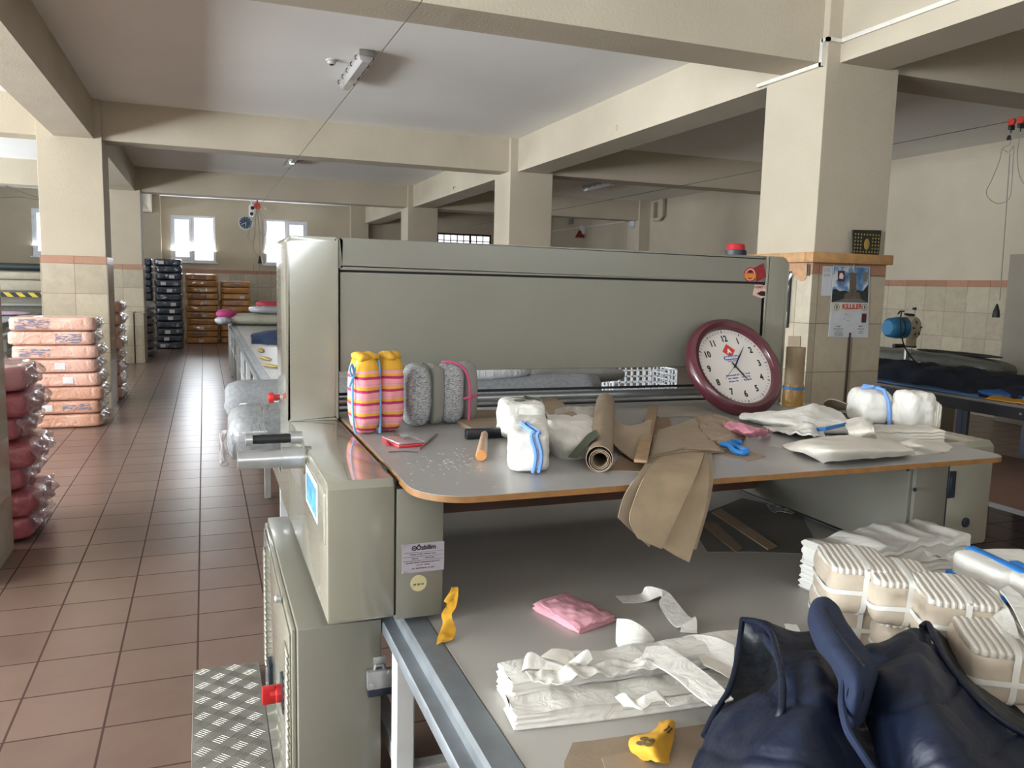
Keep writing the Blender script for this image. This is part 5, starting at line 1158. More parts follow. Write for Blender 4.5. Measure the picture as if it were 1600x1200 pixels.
cloth('white_cloth', [[(1190, 664, .0), (1235, 665, .02), (1260, 655, .05), (1285, 668, .02)], [(1205, 672, .01), (1235, 676, .02), (1270, 680, .03), (1290, 684, .0)]], BZ, M_whc, 'crumpled white cloth strip in the middle of the white heap', 'cloth', .005, .010, 30, 9)
c = onz(1300, 676, BZ); t = white_bundle('white_cloth_bundle', 'low flat white bundle with dark blue tape in the middle of the white heap', c, .20, .10, .045, -14, 11, 3)
b = new(); tube(b, [onz(1265, 672, BZ+.012), onz(1290, 670, BZ+.045), onz(1325, 662, BZ+.045)], .006, 6); obj('blue_tie', b, M_blueb, t)
cloth('folded_cloth_roll', [[(1222, 694, .004), (1265, 684, .03), (1330, 680, .03), (1385, 684, .01)], [(1232, 702, .006), (1275, 694, .045), (1345, 690, .045), (1410, 694, .02)], [(1262, 712, .012), (1295, 704, .05), (1360, 702, .045), (1425, 703, .028)], [(1285, 723, .0), (1305, 719, .016), (1370, 716, .014), (1431, 711, .010)]], BZ, M_whc2, 'large white cloth folded into a flat roll at the front of the heap', 'cloth', .012, .004, 14, 12, 30, 36)
b = new(); c = onz(1296, 712, BZ+.02); 
cloth('white_cloth', [[(1390, 690, .02), (1430, 686, .03), (1470, 690, .01)], [(1400, 698, .01), (1440, 696, .03), (1488, 698, .0)], [(1425, 712, .0), (1455, 709, .0), (1490, 704, .0)]], BZ, M_whc2, 'thin white cloth end at the right front corner of the board', 'cloth', .006, .006, 20, 13)
b.free(); b = new(); U_ = (onz(1462, 690, BZ)-onz(1350, 690, BZ)).normalized(); O_ = onz(1358, 692, BZ+.001); layered(b, O_, U_, Vector((-U_.y, U_.x, 0)), (onz(1466, 690, BZ)-O_).length, .11, .040, 8, 30, .004, .002, 4); obj('cloth_stack', b, M_whc2, label='low stack of off white cloth layers below the upright white bundles', cat='cloth stack', sharp=60)
c = onz(1384, 672, BZ); c.z = BZ+.042; c = Vector((c.x+.06, c.y+.14, BZ)); t = white_bundle('white_cloth_bundle', 'rounded white bundle with blue tie on the right part of the board', c, .125, .15, .125, -18, 15, 4)
b = new(); M_ = RZ(-18, c); tube(b, [M_ @ Vector(p) for p in ((-.01, .03, .130), (.0, -.02, .132), (.014, -.066, .127), (.024, -.084, .09), (.030, -.087, .05), (.032, -.086, .006))], .007, 6); tube(b, [M_ @ Vector(p) for p in ((-.045, -.02, .129), (-.01, -.035, .136), (.025, -.01, .131))], .006, 6); obj('blue_tie', b, M_blueb2, t)
c = Vector((2.19, 2.12, BZ)); 
c = onz(1413, 672, BZ); c = Vector((c.x+.05, c.y+.10, BZ)); t = white_bundle('cream_cloth_bundle', 'small cream cloth bundle squeezed between two white bundles on the board', c, .085, .13, .098, -18, 17, 3.2, M_whc2)
c = onz(1440, 675, BZ); c = Vector((c.x+.03, c.y+.07, BZ)); t = white_bundle('white_cloth_bundle', 'upright white folded bundle at the far right of the board', c, .110, .12, .132, -12, 19, 5)
b = new(); M_ = RZ(-12, c)
for k in range(4): softbox(b, .012, .112, .112-.006*k, 6, 6, .003, 30, k, M_ @ Matrix.Translation((.038+.009*k, 0, .002)))
obj('folded_layers', b, M_whc2, t, sharp=180)
for i, (pts, lab) in enumerate((([(1335, 690), (1345, 655), (1362, 652), (1370, 688)], 'left'), ([(1365, 694), (1372, 662), (1395, 660), (1396, 690)], 'right'))):
    pass
cloth('cream_cloth', [[(1318, 640+18, .05), (1345, 652, .07), (1362, 655, .07)], [(1325, 675, .04), (1345, 672, .055), (1366, 674, .055)], [(1325, 690, .0), (1348, 694, .0), (1372, 692, .0)]], BZ, M_whc2, 'cream cloth draped in front of the rounded blue tied bundle', 'cloth', .01, .008, 25, 20)
cloth('cardboard_sheet', [[(1288, 628, .06), (1300, 624, .075), (1325, 632, .06)], [(1285, 640, .0), (1302, 640, .0), (1328, 642, .0)]], BZ, M_card, 'brown cardboard flap standing behind the white heap', 'cardboard', .003, .001, 10, 3)
b = new(); tube(b, [onz(1202, 696, BZ+.004), onz(1222, 700, BZ+.004)], .0022, 6); obj('pin', b, M_steel, label='thin metal pin with white head before the folded white cloth', cat='pin')
# back corner sheets under the clock
cloth('paper_sheet', [[(1015, 636, .004), (1060, 632, .006), (1110, 638, .004)], [(1030, 652, .004), (1075, 650, .004), (1130, 656, .004)]], BZ, mat('grey_brown_paper', '#8f8579', .8), 'grey brown paper lying below the leaning wall clock', 'paper', .002, .002, 10, 4)
# brown tube standing behind the clock
c = Vector((2.232, 2.675, BZ))
# the big clock
CC = Vector((1.8863, 2.5482, 1.4172)); al = math.radians(32.7); rg = math.radians(5.2)
r_ = Vector((1, 0, 0)); n_ = Vector((0, -1, 0)); u_ = Vector((0, 0, 1))*math.cos(al)-n_*math.sin(al)
rr_ = r_*math.cos(rg)+u_*math.sin(rg); uu_ = -r_*math.sin(rg)+u_*math.cos(rg)
MC = frameM(CC, rr_, uu_)
if (MC.to_3x3() @ Vector((0, 0, 1))).y > 0: pass
t = thing('leaning_wall_clock', 'large maroon rimmed wall clock with white dial leaning against the machine panel', 'clock', (CC.x, 2.45, BZ))
RC = .205
b = new(); lathe(b, [(RC*.775, -.012), (RC*.775, .004), (RC*.80, .014), (RC*.88, .020), (RC*.96, .012), (RC*.995, -.002), (RC, -.014), (RC*.99, -.024), (RC*.80, -.026)], 72, MC); obj('rim', b, mat('maroon_clock_rim', '#4d1f27', .28, coat=.4), t)
b = new(); lathe(b, [(RC*.78, -.008), (RC*.78, -.005), (0, -.005)], 48, MC); dial = obj('dial', b, mat('pale_dial', '#c9c3bd', .35, var=.01), t)
def DM(x, y, z=-.0045, rot=0): return MC @ Matrix.Translation((x, y, z)) @ Matrix.Rotation(rot, 4, 'Z')
b = new()
for k in range(1, 13):
    a = math.pi/2-k*math.pi/6; text(b, str(k), .036, DM(.575*RC*math.cos(a), .575*RC*math.sin(a)), .0012, .0003, sx=.82)
obj('numerals', b, M_ink, dial)
b = new()
for k in range(60):
    a = math.pi/2-k*math.pi/30; w2 = .0016 if k % 5 == 0 else .0007; box(b, RC*.70, RC*(.735 if k % 5 else .75), -w2, w2, 0, .0006, M=DM(0, 0, -.0048, a))
obj('minute_marks', b, M_ink, dial)
b = new(); box(b, -.021, .021, -.021, .021, 0, .0006, M=DM(0, .066, -.0046, math.pi/4)); lg = obj('logo_diamond', b, mat('red_logo', '#b8342f', .4), dial)
b = new(); text(b, 'A', .026, DM(0, .064, -.0038), .0012, .0002); obj('logo_letter', b, M_white, lg)
b = new(); prism(b, rrect(-.036, .036, -.0085, .0085, .008), 0, .0006, M=DM(0, .036, -.0044)); lb = obj('logo_band', b, mat('blue_logo', '#34568f', .4), dial)
b = new(); text(b, 'ANADOLU', .0125, DM(0, .036, -.0036), .0006, .0002); obj('logo_lettering', b, M_white, lb)
M_blin = mat('blue_ink', '#4b4f86', .5)
b = new(); text(b, 'SIGORTA ACENTESI', .005, DM(0, .022), .0001, .0002)
for k, (a1, a2) in enumerate((('Memnuniyet Str :', '251 34 45'), ('Hat  Sultans   :', '252 22 54'), ('Modern Str     :', '452 90 55'))):
    text(b, a1+'   '+a2, .0095, DM(0, -.036-k*.0125), .0002, .0002)
obj('phone_lettering', b, M_blin, dial, kind='stuff') if 0 else obj('lettering', b, M_blin, dial)
def hand(L, w_, ang, tail=.018, z=-.002):
    b = new(); a = math.pi/2-math.radians(ang); prism(b, [(-tail, -w_), (-tail, w_), (L*.55, w_*1.1), (L, .0004), (L, -.0004), (L*.55, -w_*1.1)], 0, .0008, M=DM(0, 0, z, a)); return b
obj('hour_hand', hand(.075, .0030, 153), M_ink, t); obj('minute_hand', hand(.105, .0026, 44, .012, 0), M_ink, t)
obj('second_hand', hand(.085, .0007, 234, .02, .001), M_ink, t)
b = new(); lathe(b, [(.006, 0), (.005, .003), (0, .0035)], 16, DM(0, 0, -.002)); obj('hub', b, M_ink, t)
# brown tube standing beside the clock, blue tape round it
c = Vector((2.262, 2.70, BZ-.003))
t = thing('brown_paper_tube', 'upright brown paper tube with blue tape between the clock and the column', 'tube', (2.26, 2.66, BZ-.003))
b = new(); lathe(b, [(.038, 0), (.038, .24), (.035, .24), (.035, .235), (0, .235)], 24, Matrix.Translation((2.262, 2.66, BZ-.003))); obj('tube', b, mat('kraft_paper_tube', '#8d795f', .75), t)
b = new(); lathe(b, [(.042, .0), (.043, .03), (.040, .085), (.0385, .09)], 20, Matrix.Translation((2.262, 2.66, BZ-.003))); obj('ochre_wrap', b, mat('glossy_ochre_tape', '#9a7338', .3, bump=.6, bs=40, bd=.01), t)
b = new(); lathe(b, [(.0385, .066), (.0435, .068), (.0435, .078), (.0385, .08)], 20, Matrix.Translation((2.262, 2.66, BZ-.003))); obj('blue_band', b, M_blueb, t)

# ------------------------------------------------------------------ foreground on the long table
def strips(name, p0, p1, wv, h, n, seed, label):
    O = onz(*p0, TZ+.001); E = onz(*p1, TZ+.001); U = (E-O).normalized(); V = Vector((-U.y, U.x, 0))
    b = new(); layered(b, O, U, V, (E-O).length, wv, h, n, 60, .006, .0022, seed, wob=.006); return obj(name, b, M_whc, label=label, cat='cloth stack', group='stacks of white cloth strips', sharp=50)
strips('strip_stack', (806, 1142), (1215, 1090), .075, .034, 9, 2, 'front lower stack of white cloth strips on the long table')
strips('strip_stack', (800, 1112), (1200, 1045), .085, .060, 16, 5, 'rear taller stack of white cloth strips on the long table')
cloth('white_strip', [[(822, 1050, .075), (880, 1044, .070), (960, 1032, .066), (1040, 1028, .062)], [(830, 1064, .062), (890, 1062, .066), (970, 1050, .062), (1070, 1040, .062)]], TZ, M_whc, 'wavy loose white strip lying along the top of the rear strip stack', 'cloth', .003, .012, 30, 4, 14, 50)
ribbon('white_strip', [(822, 1025, .085), (830, 1020, .09), (850, 1030, .08), (880, 1042, .07)], [(815, 1050, .065), (825, 1045, .07), (850, 1048, .065), (875, 1050, .065)], TZ, M_whc, 'folded back white strip end at the left of the rear stack', 'cloth', .003, .003)
ribbon('white_strip', [(862, 1014, .08), (890, 1018, .075), (905, 1038, .07)], [(845, 1026, .07), (872, 1032, .07), (890, 1046, .064)], TZ, M_whc2, 'short grey white strip crossing at the back of the rear stack', 'cloth', .002, .002)
ribbon('white_strip', [(905, 1022, .09), (918, 1014, .10), (926, 1030, .08)], [(888, 1038, .066), (902, 1036, .075), (912, 1042, .064)], TZ, M_whc, 'little raised white strip fold in the middle of the rear stack', 'cloth', .003, .002)
ribbon('white_strip', [(962, 1090, .038), (975, 1084, .05), (992, 1096, .04), (1010, 1086, .05), (1025, 1080, .055), (1040, 1092, .04), (1100, 1082, .038)], [(975, 1104, .036), (990, 1106, .036), (1004, 1110, .037), (1020, 1100, .04), (1040, 1096, .042), (1052, 1104, .036), (1110, 1096, .036)], TZ, M_whc, 'rippled white strip lying on the front strip stack', 'cloth', .003, .002)
# ribbons
ribbon('white_ribbon', [(962, 932, .002), (1000, 929, .002), (1010, 917, .028), (1032, 921, .030), (1048, 930, .018), (1068, 955, .008), (1080, 966, .010), (1088, 966, .028), (1089, 990, .002)], [(974, 943, .002), (1006, 941, .002), (1022, 936, .012), (1034, 932, .018), (1030, 944, .008), (1044, 968, .003), (1056, 980, .004), (1064, 980, .010), (1062, 988, .002)], TZ, M_whc, 'zigzag white ribbon lying beyond the strip stacks', 'ribbon', .002, .001, nu=70)
ribbon('white_ribbon', [(964, 966, .06), (986, 970, .06), (1008, 984, .055), (1022, 1000, .04)], [(964, 1004, .015), (974, 1022, .018), (992, 1030, .03), (1010, 1016, .03)], TZ, M_whc, 'upstanding folded white ribbon end beside the pink cloth', 'ribbon', .003, .002)
ribbon('white_ribbon', [(1000, 1014, .05), (1040, 1012, .07), (1080, 1036, .072), (1118, 1066, .07), (1146, 1094, .075)], [(982, 1026, .045), (1010, 1034, .062), (1050, 1056, .065), (1085, 1086, .065), (1112, 1104, .07)], TZ, M_whc, 'wide white ribbon running over the strip stack to the navy vest', 'ribbon', .003, .001, nu=50)
ribbon('white_ribbon', [(1038, 1008, .02), (1080, 994, .055), (1115, 997, .068), (1148, 1010, .07)], [(1030, 1014, .015), (1070, 1014, .05), (1112, 1028, .055), (1146, 1046, .06)], TZ, M_whc, 'arched white ribbon above the wide one, ending at the navy vest', 'ribbon', .003, .001, nu=50)
ribbon('white_ribbon', [(1085, 1020, .05), (1118, 1030, .055), (1144, 1042, .06)], [(1100, 1040, .05), (1122, 1050, .055), (1146, 1064, .06)], TZ, M_whc2, 'short white ribbon between the arched and the wide ribbon', 'ribbon', .003, .001)
# pink folded cloth
M_pkc = mat('light_pink_jersey', '#d79aa6', .85, col2='#dca3ae', vs=9, bump=.25, bs=60, bd=.003)
b = new(); O_ = onz(905, 991, TZ+.001); E_ = onz(958, 972, TZ+.001); W_e = onz(833, 953, TZ+.001); U_ = (W_e-O_).normalized(); V_ = (E_-O_).normalized()
layered(b, O_, U_, V_, (W_e-O_).length, (E_-O_).length, .020, 4, 30, .004, .003, 8, wob=.006); t = obj('pink_folded_cloth', b, M_pkc, label='light pink folded cloth on the long table left of the white ribbons', cat='cloth', sharp=60)
cloth('top_fold', [[(842, 942, .022), (870, 936, .028), (892, 933, .026)], [(862, 955, .026), (895, 950, .036), (920, 945, .028)], [(888, 972, .024), (920, 964, .032), (942, 958, .026)], [(902, 982, .018), (932, 972, .022), (954, 966, .02)]], TZ, M_pkc, None, None, .004, .004, 40, 3, parent=t)
# cardboard on the table
flatpoly('cardboard_sheet', [(895, 1160), (925, 1157), (1110, 1130), (1300, 1150), (1180, 1215), (1010, 1260), (880, 1230), (882, 1190)], TZ, M_card, 'large torn brown cardboard sheet under the clover cloth at the bottom', 'cardboard', .0015)
flatpoly('cardboard_sheet', [(940, 1184), (1040, 1162), (1100, 1175), (1090, 1230), (960, 1240)], TZ+.0016, mat('greyer_cardboard', '#93816d', .8), 'smaller greyish cardboard lying on the torn sheet below the clover cloth', 'cardboard', .0015)
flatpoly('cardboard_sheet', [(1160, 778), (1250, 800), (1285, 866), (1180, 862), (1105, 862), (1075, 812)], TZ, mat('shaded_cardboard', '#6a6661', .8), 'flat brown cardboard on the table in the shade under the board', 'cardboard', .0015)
flatpoly('cardboard_sheet', [(1112, 800), (1200, 858), (1215, 853), (1126, 794)], TZ+.0016, mat('pale_cardboard', '#a08c74', .8), 'narrow pale cardboard strip lying in the shade under the board', 'cardboard', .003)
flatpoly('cardboard_sheet', [(1090, 815), (1150, 862), (1160, 855), (1120, 818)], TZ+.0016, M_card, 'short dark cardboard strip beside the pale one under the board', 'cardboard', .002)
cloth('white_scrap', [[(1195, 786, .002), (1225, 790, .012), (1245, 797, .002)], [(1205, 800, .002), (1230, 800, .008), (1240, 803, .002)]], TZ, film('crumpled_scrap_film', '#a9aaa6', .8), 'crumpled clear scrap at the foot of the right side panel', 'plastic film', .002, .005, 50, 3)
# yellow cloths
M_yel = mat('mustard_yellow_cloth', '#d09b2b', .8, bump=.3, bs=60, bd=.003)
G = P3([[(1030, 1128, .006), (1046, 1124, .012), (1056, 1130, .006)], [(1020, 1142, .012), (1040, 1140, .03), (1054, 1142, .012)], [(986, 1152, .012), (1022, 1156, .040), (1052, 1158, .012)], [(985, 1172, .004), (1018, 1172, .034), (1046, 1180, .012)], [(1006, 1188, .002), (1028, 1190, .020), (1046, 1192, .010)]], TZ+.002)
b = new(); patch(b, G, 30, 24, .003, .003, 50, 4); t = obj('clover_cloth', b, M_yel, label='small mustard yellow cloth with clover print near the bottom edge', cat='cloth', sharp=60)
def GS(u, v):
    return cr([cr(r, v) for r in G], u)
def GN(u, v):
    a = GS(min(u+.02, 1), v)-GS(max(u-.02, 0), v); c_ = GS(u, min(v+.02, 1))-GS(u, max(v-.02, 0)); n = a.cross(c_).normalized(); return n if n.z > 0 else -n
for (u0, v0, s) in ((.60, .40, 1.0), (.28, .62, .75), (.86, .25, .6)):
    b = new()
    for k in range(4):
        a = k*math.pi/2+.5; cu, cv = u0+.065*s*math.cos(a), v0+.10*s*math.sin(a)
        vs = [b.verts.new(GS(cu, cv)+GN(cu, cv)*.0045)]+[b.verts.new(GS(cu+.052*s*math.cos(q*math.pi/5), cv+.080*s*math.sin(q*math.pi/5))+GN(cu, cv)*.0042) for q in range(10)]
        for q in range(10): b.faces.new((vs[0], vs[1+q], vs[1+(q+1) % 10]))
    obj('clover_print', b, mat('dark_clover_print', '#4a3c22', .8), t)
b = new(); A_ = [(706, 918, .955), (716, 920, .95), (714, 945, .93), (706, 962, .915), (712, 985, .885), (707, 1000, .876)]; B_ = [(694, 940, .93), (698, 945, .93), (690, 960, .915), (692, 975, .90), (684, 995, .882), (682, 1008, .876)]
ruled(b, [onz(*p) for p in A_], [onz(*p) for p in B_], 30, 8, .002, .003, 50, 3); obj('yellow_strip', b, M_yel, label='mustard yellow cloth strip hanging at the machine end plate over the rail', cat='cloth', sharp=60)
# frayed white stack at the right
O_ = onz(1325, 938, TZ+.001); E_ = onz(1560, 905, TZ+.001); U_ = Vector((.80, -.60, 0)).normalized(); U_ = (onz(1560, 960, TZ)-O_).normalized()
b = new(); O_ = onz(1318, 948, TZ+.001); layered(b, O_, Vector((.985, .10, 0)), Vector((-.10, .985, 0)), .50, .15, .145, 20, 50, .010, .005, 12, wob=.012); obj('frayed_cloth_stack', b, M_whc, label='thick stack of white cloth with frayed left end on the right of the table', cat='cloth stack', sharp=50)
b = new(); A_ = [onz(1442, 860, TZ+.13), onz(1462, 866, TZ+.15), onz(1485, 876, TZ+.14)]; B_ = [onz(1450, 868, TZ+.13), onz(1470, 870, TZ+.13), onz(1484, 862, TZ+.15)]
ruled(b, A_, B_, 16, 4, .002, .004, 60, 2); obj('white_tag', b, M_whc, label='small white cloth end sticking up behind the frayed stack', cat='cloth')
# strapped beige bundles
M_beige = mat('beige_folded_cloth', '#b3a593', .85, col2='#bdb09e', vs=14, bump=.4, bs=30, bd=.006)
M_strap = mat('white_elastic_strap', '#d5d3cd', .6)
kst = NT('striped_fold_edges'); tc = kst.n('ShaderNodeTexCoord'); sp = kst.n('ShaderNodeSeparateXYZ'); kst.l(tc.outputs['Object'], sp.inputs[0])
fr = kst.math('PINGPONG', kst.math('MULTIPLY', kst.math('ADD', sp.outputs[0], kst.math('MULTIPLY', kst.noise(12, 2), .006)), 150), 1)
kst.l(kst.ramp(fr, [(.15, '#ada395'), (.45, '#cfcac1'), (.8, '#dedad3')]), kst.b.inputs['Base Color']); kst.b.inputs['Roughness'].default_value = .85; kst.bump(fr, .8, .004)
def strapped(w_, d_, h_, seed):
    t = nobj('strapped_bundle', (0, 0, 0)); t['_w'] = 0
    b = new(); softbox(b, w_, d_, h_, 6, 16, .005, 16, seed); obj('cloth_body', b, M_beige, t, sharp=180)
    b = new(); softbox(b, w_*.97, d_*.95, .020, 5, 16, .003, 22, seed+5, Matrix.Translation((0, 0, h_-.013)))
    obj('folded_edges', b, kst.m, t, sharp=180)
    for nm, fn in (('strap', lambda a: (.02*math.sin(a*2), (d_/2+.003), (h_/2+.005))), ):
        b = new()
        def ringp(plane, off):
            L = []
            for k in range(33):
                a = k*2*math.pi/32; e = .38
                c_, s_ = math.cos(a), math.sin(a); cc = math.copysign(abs(c_)**e, c_); ss = math.copysign(abs(s_)**e, s_)
                if plane == 'x': L.append(Vector((off+.008*math.sin(a), cc*(d_/2+.002), h_/2+.004+ss*(h_/2+.006))))
                else: L.append(Vector((cc*(w_/2+.002), ss*(d_/2+.003), h_*off+.008*math.sin(a+seed))))
            return L
        for plane, off, wd in (('x', .0, .011), ('z', .48, .010)):
            L = ringp(plane, off); dv = Vector((wd, 0, 0)) if plane == 'x' else Vector((0, 0, wd))
            bb = new(); A = [bb.verts.new(p-dv/2) for p in L[:-1]]; Bv = [bb.verts.new(p+dv/2) for p in L[:-1]]
            cen = Vector((0, 0, h_/2)); 
            A2 = [bb.verts.new(v.co+(v.co-cen).normalized()*.0018) for v in A]; B2 = [bb.verts.new(v.co+(v.co-cen).normalized()*.0018) for v in Bv]
            n_v = len(A)
            for k in range(n_v):
                j = (k+1) % n_v; bb.faces.new((A2[k], A2[j], B2[j], B2[k])); bb.faces.new((A[j], A[k], Bv[k], Bv[j])); bb.faces.new((A[k], A[j], A2[j], A2[k])); bb.faces.new((Bv[j], Bv[k], B2[k], B2[j]))
            obj('strap', bb, M_strap, t)
        b.free()
    return t
proto = None
SB = [(1350, 928, 1.035, -30, 'beige bundle with white straps, leftmost of the upper row beside the frayed stack'), (1420, 948, 1.035, -32, 'beige bundle with white straps, second from the left in the upper row'),
      (1508, 985, 1.035, -34, 'beige bundle with white straps, partly under the white collar cloth'), (1585, 1065, 1.015, -36, 'beige bundle with white straps, rightmost and nearest of the upper row'),
      (1340, 985, .93, -30, 'shaded beige bundle under the leftmost strapped one behind the vest'), (1425, 1010, .93, -31, 'shaded beige bundle of the lower row behind the vest collar'), (1500, 1060, .93, -33, 'shaded beige bundle of the lower row right of the vest arm opening'),
      (1578, 1125, .93, -36, 'beige bundle of the lower row at the right edge above the vest')]
sbs = [strapped(.150, .20, .105, 3), strapped(.145, .19, .10, 8)]
for i, (px, py, z, a, lab) in enumerate(SB):
    src = sbs[i % 2]; q = onz(px, py, z); ar = math.radians(a); fw = Vector((-math.sin(ar), math.cos(ar), 0))
    loc = q+fw*.095; loc.z = z-.055
    if i < 2: o = src; o.location = loc; o.rotation_euler = (0, 0, ar)
    else: o = dup(src, loc, ar)
    tag(o, lab, 'cloth bundle', 'strapped beige bundles')
# white packs with blue straps
def pack(px, py, z, a, lab, dz=0):
    q = onz(px, py, z); q.z -= dz; ar = math.radians(a); M_ = Matrix.Translation(q) @ Matrix.Rotation(ar, 4, 'Z')
    t = thing('white_pack', lab, 'cloth bundle', q, 'white packs with blue straps')
    b = new(); softbox(b, .20, .17, .075, 8, 14, .003, 16, int(px), M_); obj('cloth', b, M_whc, t, sharp=180)
    b = new(); box(b, -.055, -.028, -.090, .090, -.0005, .0785, .006, 2, M_); obj('strap', b, mat('vivid_blue_strap', '#1f74c4', .5), t)
    b = new(); box(b, -.104, .104, -.0885, .0885, .004, .022, .006, 2, M_); obj('strap', b, mat('vivid_blue_strap', '#1f74c4', .5), t)
pack(1578, 922, 1.026, -14, 'white cloth pack with blue strap, left one above the strapped bundles'); pack(1650, 950, 1.026, -16, 'white cloth pack with blue strap, right one cut by the picture edge')
for k_, nm_ in ((1, 'middle'), (2, 'lowest')):
    pack(1578, 922, 1.026, -14, 'white cloth pack with blue strap, %s under the left top one' % nm_, .0775*k_)
    pack(1650, 950, 1.026, -16, 'white cloth pack with blue strap, %s under the right top one' % nm_, .0775*k_)
# white collar shaped cloth over the bundles
t = cloth('white_collar_cloth', [[(1528, 905, .20), (1540, 912, .215), (1560, 925, .22)], [(1535, 940, .19), (1556, 945, .21), (1580, 960, .215)], [(1535, 985, .175), (1560, 990, .195), (1592, 995, .20)], [(1540, 1012, .16), (1565, 1015, .175), (1596, 1010, .18)], [(1550, 1040, .15), (1572, 1036, .155), (1595, 1030, .16)]], TZ, M_whc, 'white collar shaped cloth laid over the strapped bundles at the right edge', 'cloth', .004, .004, 25, 6)
ribbon('white_ribbon', [(1562, 922, .225), (1580, 945, .23), (1600, 985, .235), (1625, 1020, .23)], [(1575, 915, .225), (1600, 935, .23), (1622, 975, .235), (1650, 1010, .23)], TZ, M_whc, 'white ribbon beside the white collar cloth at the right edge', 'ribbon', .003, .002)
# ------------------------------------------------------------------ navy padded vest
M_vest = mat('navy_nylon', '#0d1527', .50, col2='#111b31', vs=6, bump=.5, bs=11, bd=.02, dist=.3, spec=.4)
M_felt = mat('navy_collar_fleece', '#121e38', .85, col2='#162542', vs=40, bump=.3, bs=90, bd=.003)
M_lin = mat('black_green_lining', '#0b1118', .5, bump=.6, bs=16, bd=.02)
vt = thing('navy_vest', 'navy blue padded vest lying crumpled at the lower right of the table', 'vest', onz(1300, 1080, TZ))
def vp(name, rows, m, thick=.012, amp=.008, fs=11, seed=1, nu=44, nv=44, fold=None):
    b = new(); patch(b, P3(rows, TZ), nu, nv, thick, amp, fs, seed, True, fold); obj(name, b, m, vt, sharp=180)
def quilt(u, v, p): return -.010*math.exp(-((math.fmod(u*3+.15, 1.0)-.5)/.05)**2) + .006*math.sin(v*11+u*3)
vp('left_front', [[(1164, 972, .12), (1200, 976, .15), (1245, 986, .15), (1290, 992, .13), (1345, 1000, .10)],
                  [(1190, 1010, .13), (1215, 1020, .17), (1255, 1030, .19), (1305, 1045, .17), (1350, 1050, .12)],
                  [(1215, 1065, .13), (1235, 1080, .18), (1270, 1085, .20), (1315, 1100, .18), (1365, 1110, .12)],
                  [(1128, 1110, .08), (1180, 1130, .15), (1245, 1140, .19), (1315, 1150, .17), (1375, 1165, .12)],
                  [(1095, 1165, .05), (1150, 1180, .13), (1235, 1190, .17), (1315, 1205, .15), (1395, 1220, .10)],
                  [(1065, 1240, .02), (1130, 1255, .09), (1225, 1265, .12), (1310, 1280, .12), (1400, 1290, .08)]], M_vest, .012, .012, 9, 3, fold=quilt)
vp('left_lining', [[(1160, 966, .12), (1178, 972, .125), (1200, 980, .12)], [(1155, 1000, .08), (1180, 1010, .08), (1215, 1018, .11)], [(1148, 1045, .06), (1185, 1060, .07), (1228, 1070, .11)], [(1132, 1090, .05), (1175, 1110, .09), (1225, 1125, .13)], [(1115, 1125, .04), (1165, 1140, .08), (1220, 1155, .12)]], M_lin, .008, .006, 12, 5)
b = new(); P = [onz(x, y, TZ+h) for x, y, h in ((1160, 968, .13), (1185, 972, .155), (1204, 988, .165), (1214, 1020, .18), (1222, 1060, .19), (1222, 1100, .19), (1216, 1124, .17), (1206, 1140, .12))]; tube(b, [cr(P, k/50) for k in range(51)], .006, 10); obj('armhole_piping', b, M_vest, vt)
b = new(); P = [onz(x, y, TZ+h) for x, y, h in ((1160, 968, .13), (1156, 1000, .11), (1150, 1040, .09), (1138, 1080, .08), (1118, 1112, .065), (1100, 1150, .05))]; tube(b, [cr(P, k/40) for k in range(41)], .006, 10); obj('armhole_piping', b, M_vest, vt)
vp('right_front', [[(1340, 1020, .17), (1370, 1004, .20), (1410, 990, .21), (1448, 976, .20)],
                   [(1345, 1070, .17), (1390, 1052, .22), (1440, 1040, .23), (1474, 1024, .20)],
                   [(1350, 1125, .15), (1405, 1115, .21), (1470, 1105, .22), (1512, 1078, .18)],
                   [(1370, 1185, .13), (1435, 1175, .19), (1515, 1160, .20), (1570, 1132, .15)],
                   [(1395, 1260, .08), (1470, 1255, .14), (1560, 1240, .16), (1650, 1190, .12)]], M_vest, .012, .012, 9, 6, fold=quilt)
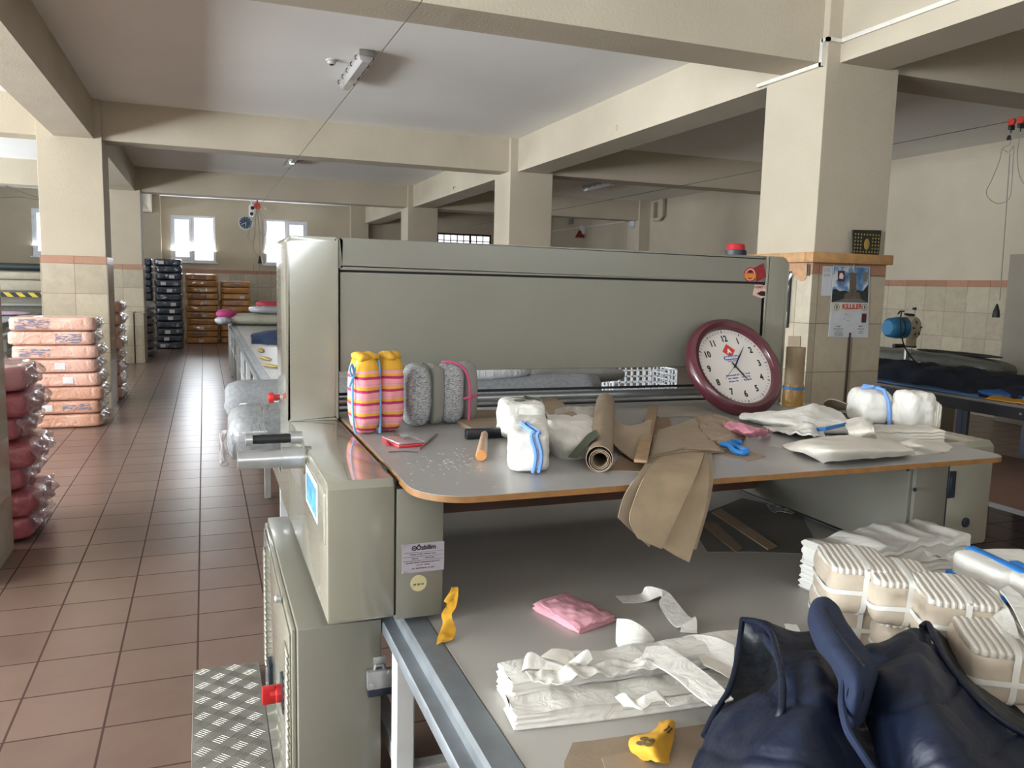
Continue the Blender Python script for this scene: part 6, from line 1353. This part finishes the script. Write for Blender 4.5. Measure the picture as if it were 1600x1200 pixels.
vp('right_lining', [[(1448, 974, .19), (1456, 978, .18), (1468, 986, .15)], [(1478, 1020, .18), (1494, 1022, .13), (1512, 1030, .12)], [(1515, 1072, .16), (1535, 1070, .11), (1560, 1078, .10)], [(1572, 1126, .13), (1592, 1120, .10), (1620, 1128, .08)], [(1640, 1180, .10), (1660, 1165, .08), (1690, 1170, .06)]], M_lin, .010, .006, 12, 7)
b = new(); P = [onz(x, y, TZ+h) for x, y, h in ((1440, 980, .20), (1450, 975, .205), (1462, 1000, .205), (1480, 1035, .20), (1515, 1080, .185), (1560, 1122, .165), (1605, 1150, .145), (1660, 1185, .12))]; tube(b, [cr(P, k/50) for k in range(51)], .006, 10); obj('armhole_piping', b, M_vest, vt)
vp('collar', [[(1264, 952, .20), (1272, 938, .215), (1290, 933, .22), (1306, 942, .21), (1312, 952, .20)], [(1262, 975, .20), (1276, 966, .235), (1298, 966, .245), (1318, 968, .235), (1326, 975, .21)], [(1274, 1010, .21), (1292, 1002, .25), (1314, 1000, .26), (1336, 1002, .25), (1346, 1004, .215)],
               [(1298, 1042, .22), (1314, 1036, .26), (1334, 1032, .27), (1354, 1030, .26), (1366, 1032, .22)], [(1310, 1068, .21), (1326, 1066, .255), (1344, 1062, .265), (1362, 1056, .25), (1372, 1052, .21)],
               [(1308, 1100, .19), (1324, 1102, .225), (1340, 1100, .235), (1354, 1092, .225), (1364, 1084, .19)], [(1314, 1136, .16), (1324, 1140, .17), (1334, 1140, .175), (1344, 1134, .17), (1352, 1126, .16)]], M_felt, .02, .003, 14, 8)
b = new(); P = [onz(x, y, TZ+h) for x, y, h in ((1285, 945, .228), (1300, 975, .252), (1326, 1010, .270), (1350, 1040, .278))]; tube(b, [cr(P, k/40) for k in range(41)], .0016, 6); obj('collar_seam', b, M_lin, vt)
b = new(); P = [onz(x, y, TZ+h) for x, y, h in ((1318, 1066, .235), (1316, 1100, .22), (1324, 1140, .20), (1345, 1175, .18), (1372, 1215, .15))]; tube(b, [cr(P, k/40) for k in range(41)], .006, 8); obj('zip_edge', b, M_felt, vt)
cloth('white_cloth_corner', [[(1225, 975, .0), (1245, 976, .01)], [(1228, 984, .0), (1250, 984, .01)]], TZ, M_whc, 'small white cloth corner showing behind the vest', 'cloth', .004, .002, 30, 3)
for o in bpy.data.objects:
    if '_w' in o: del o['_w']
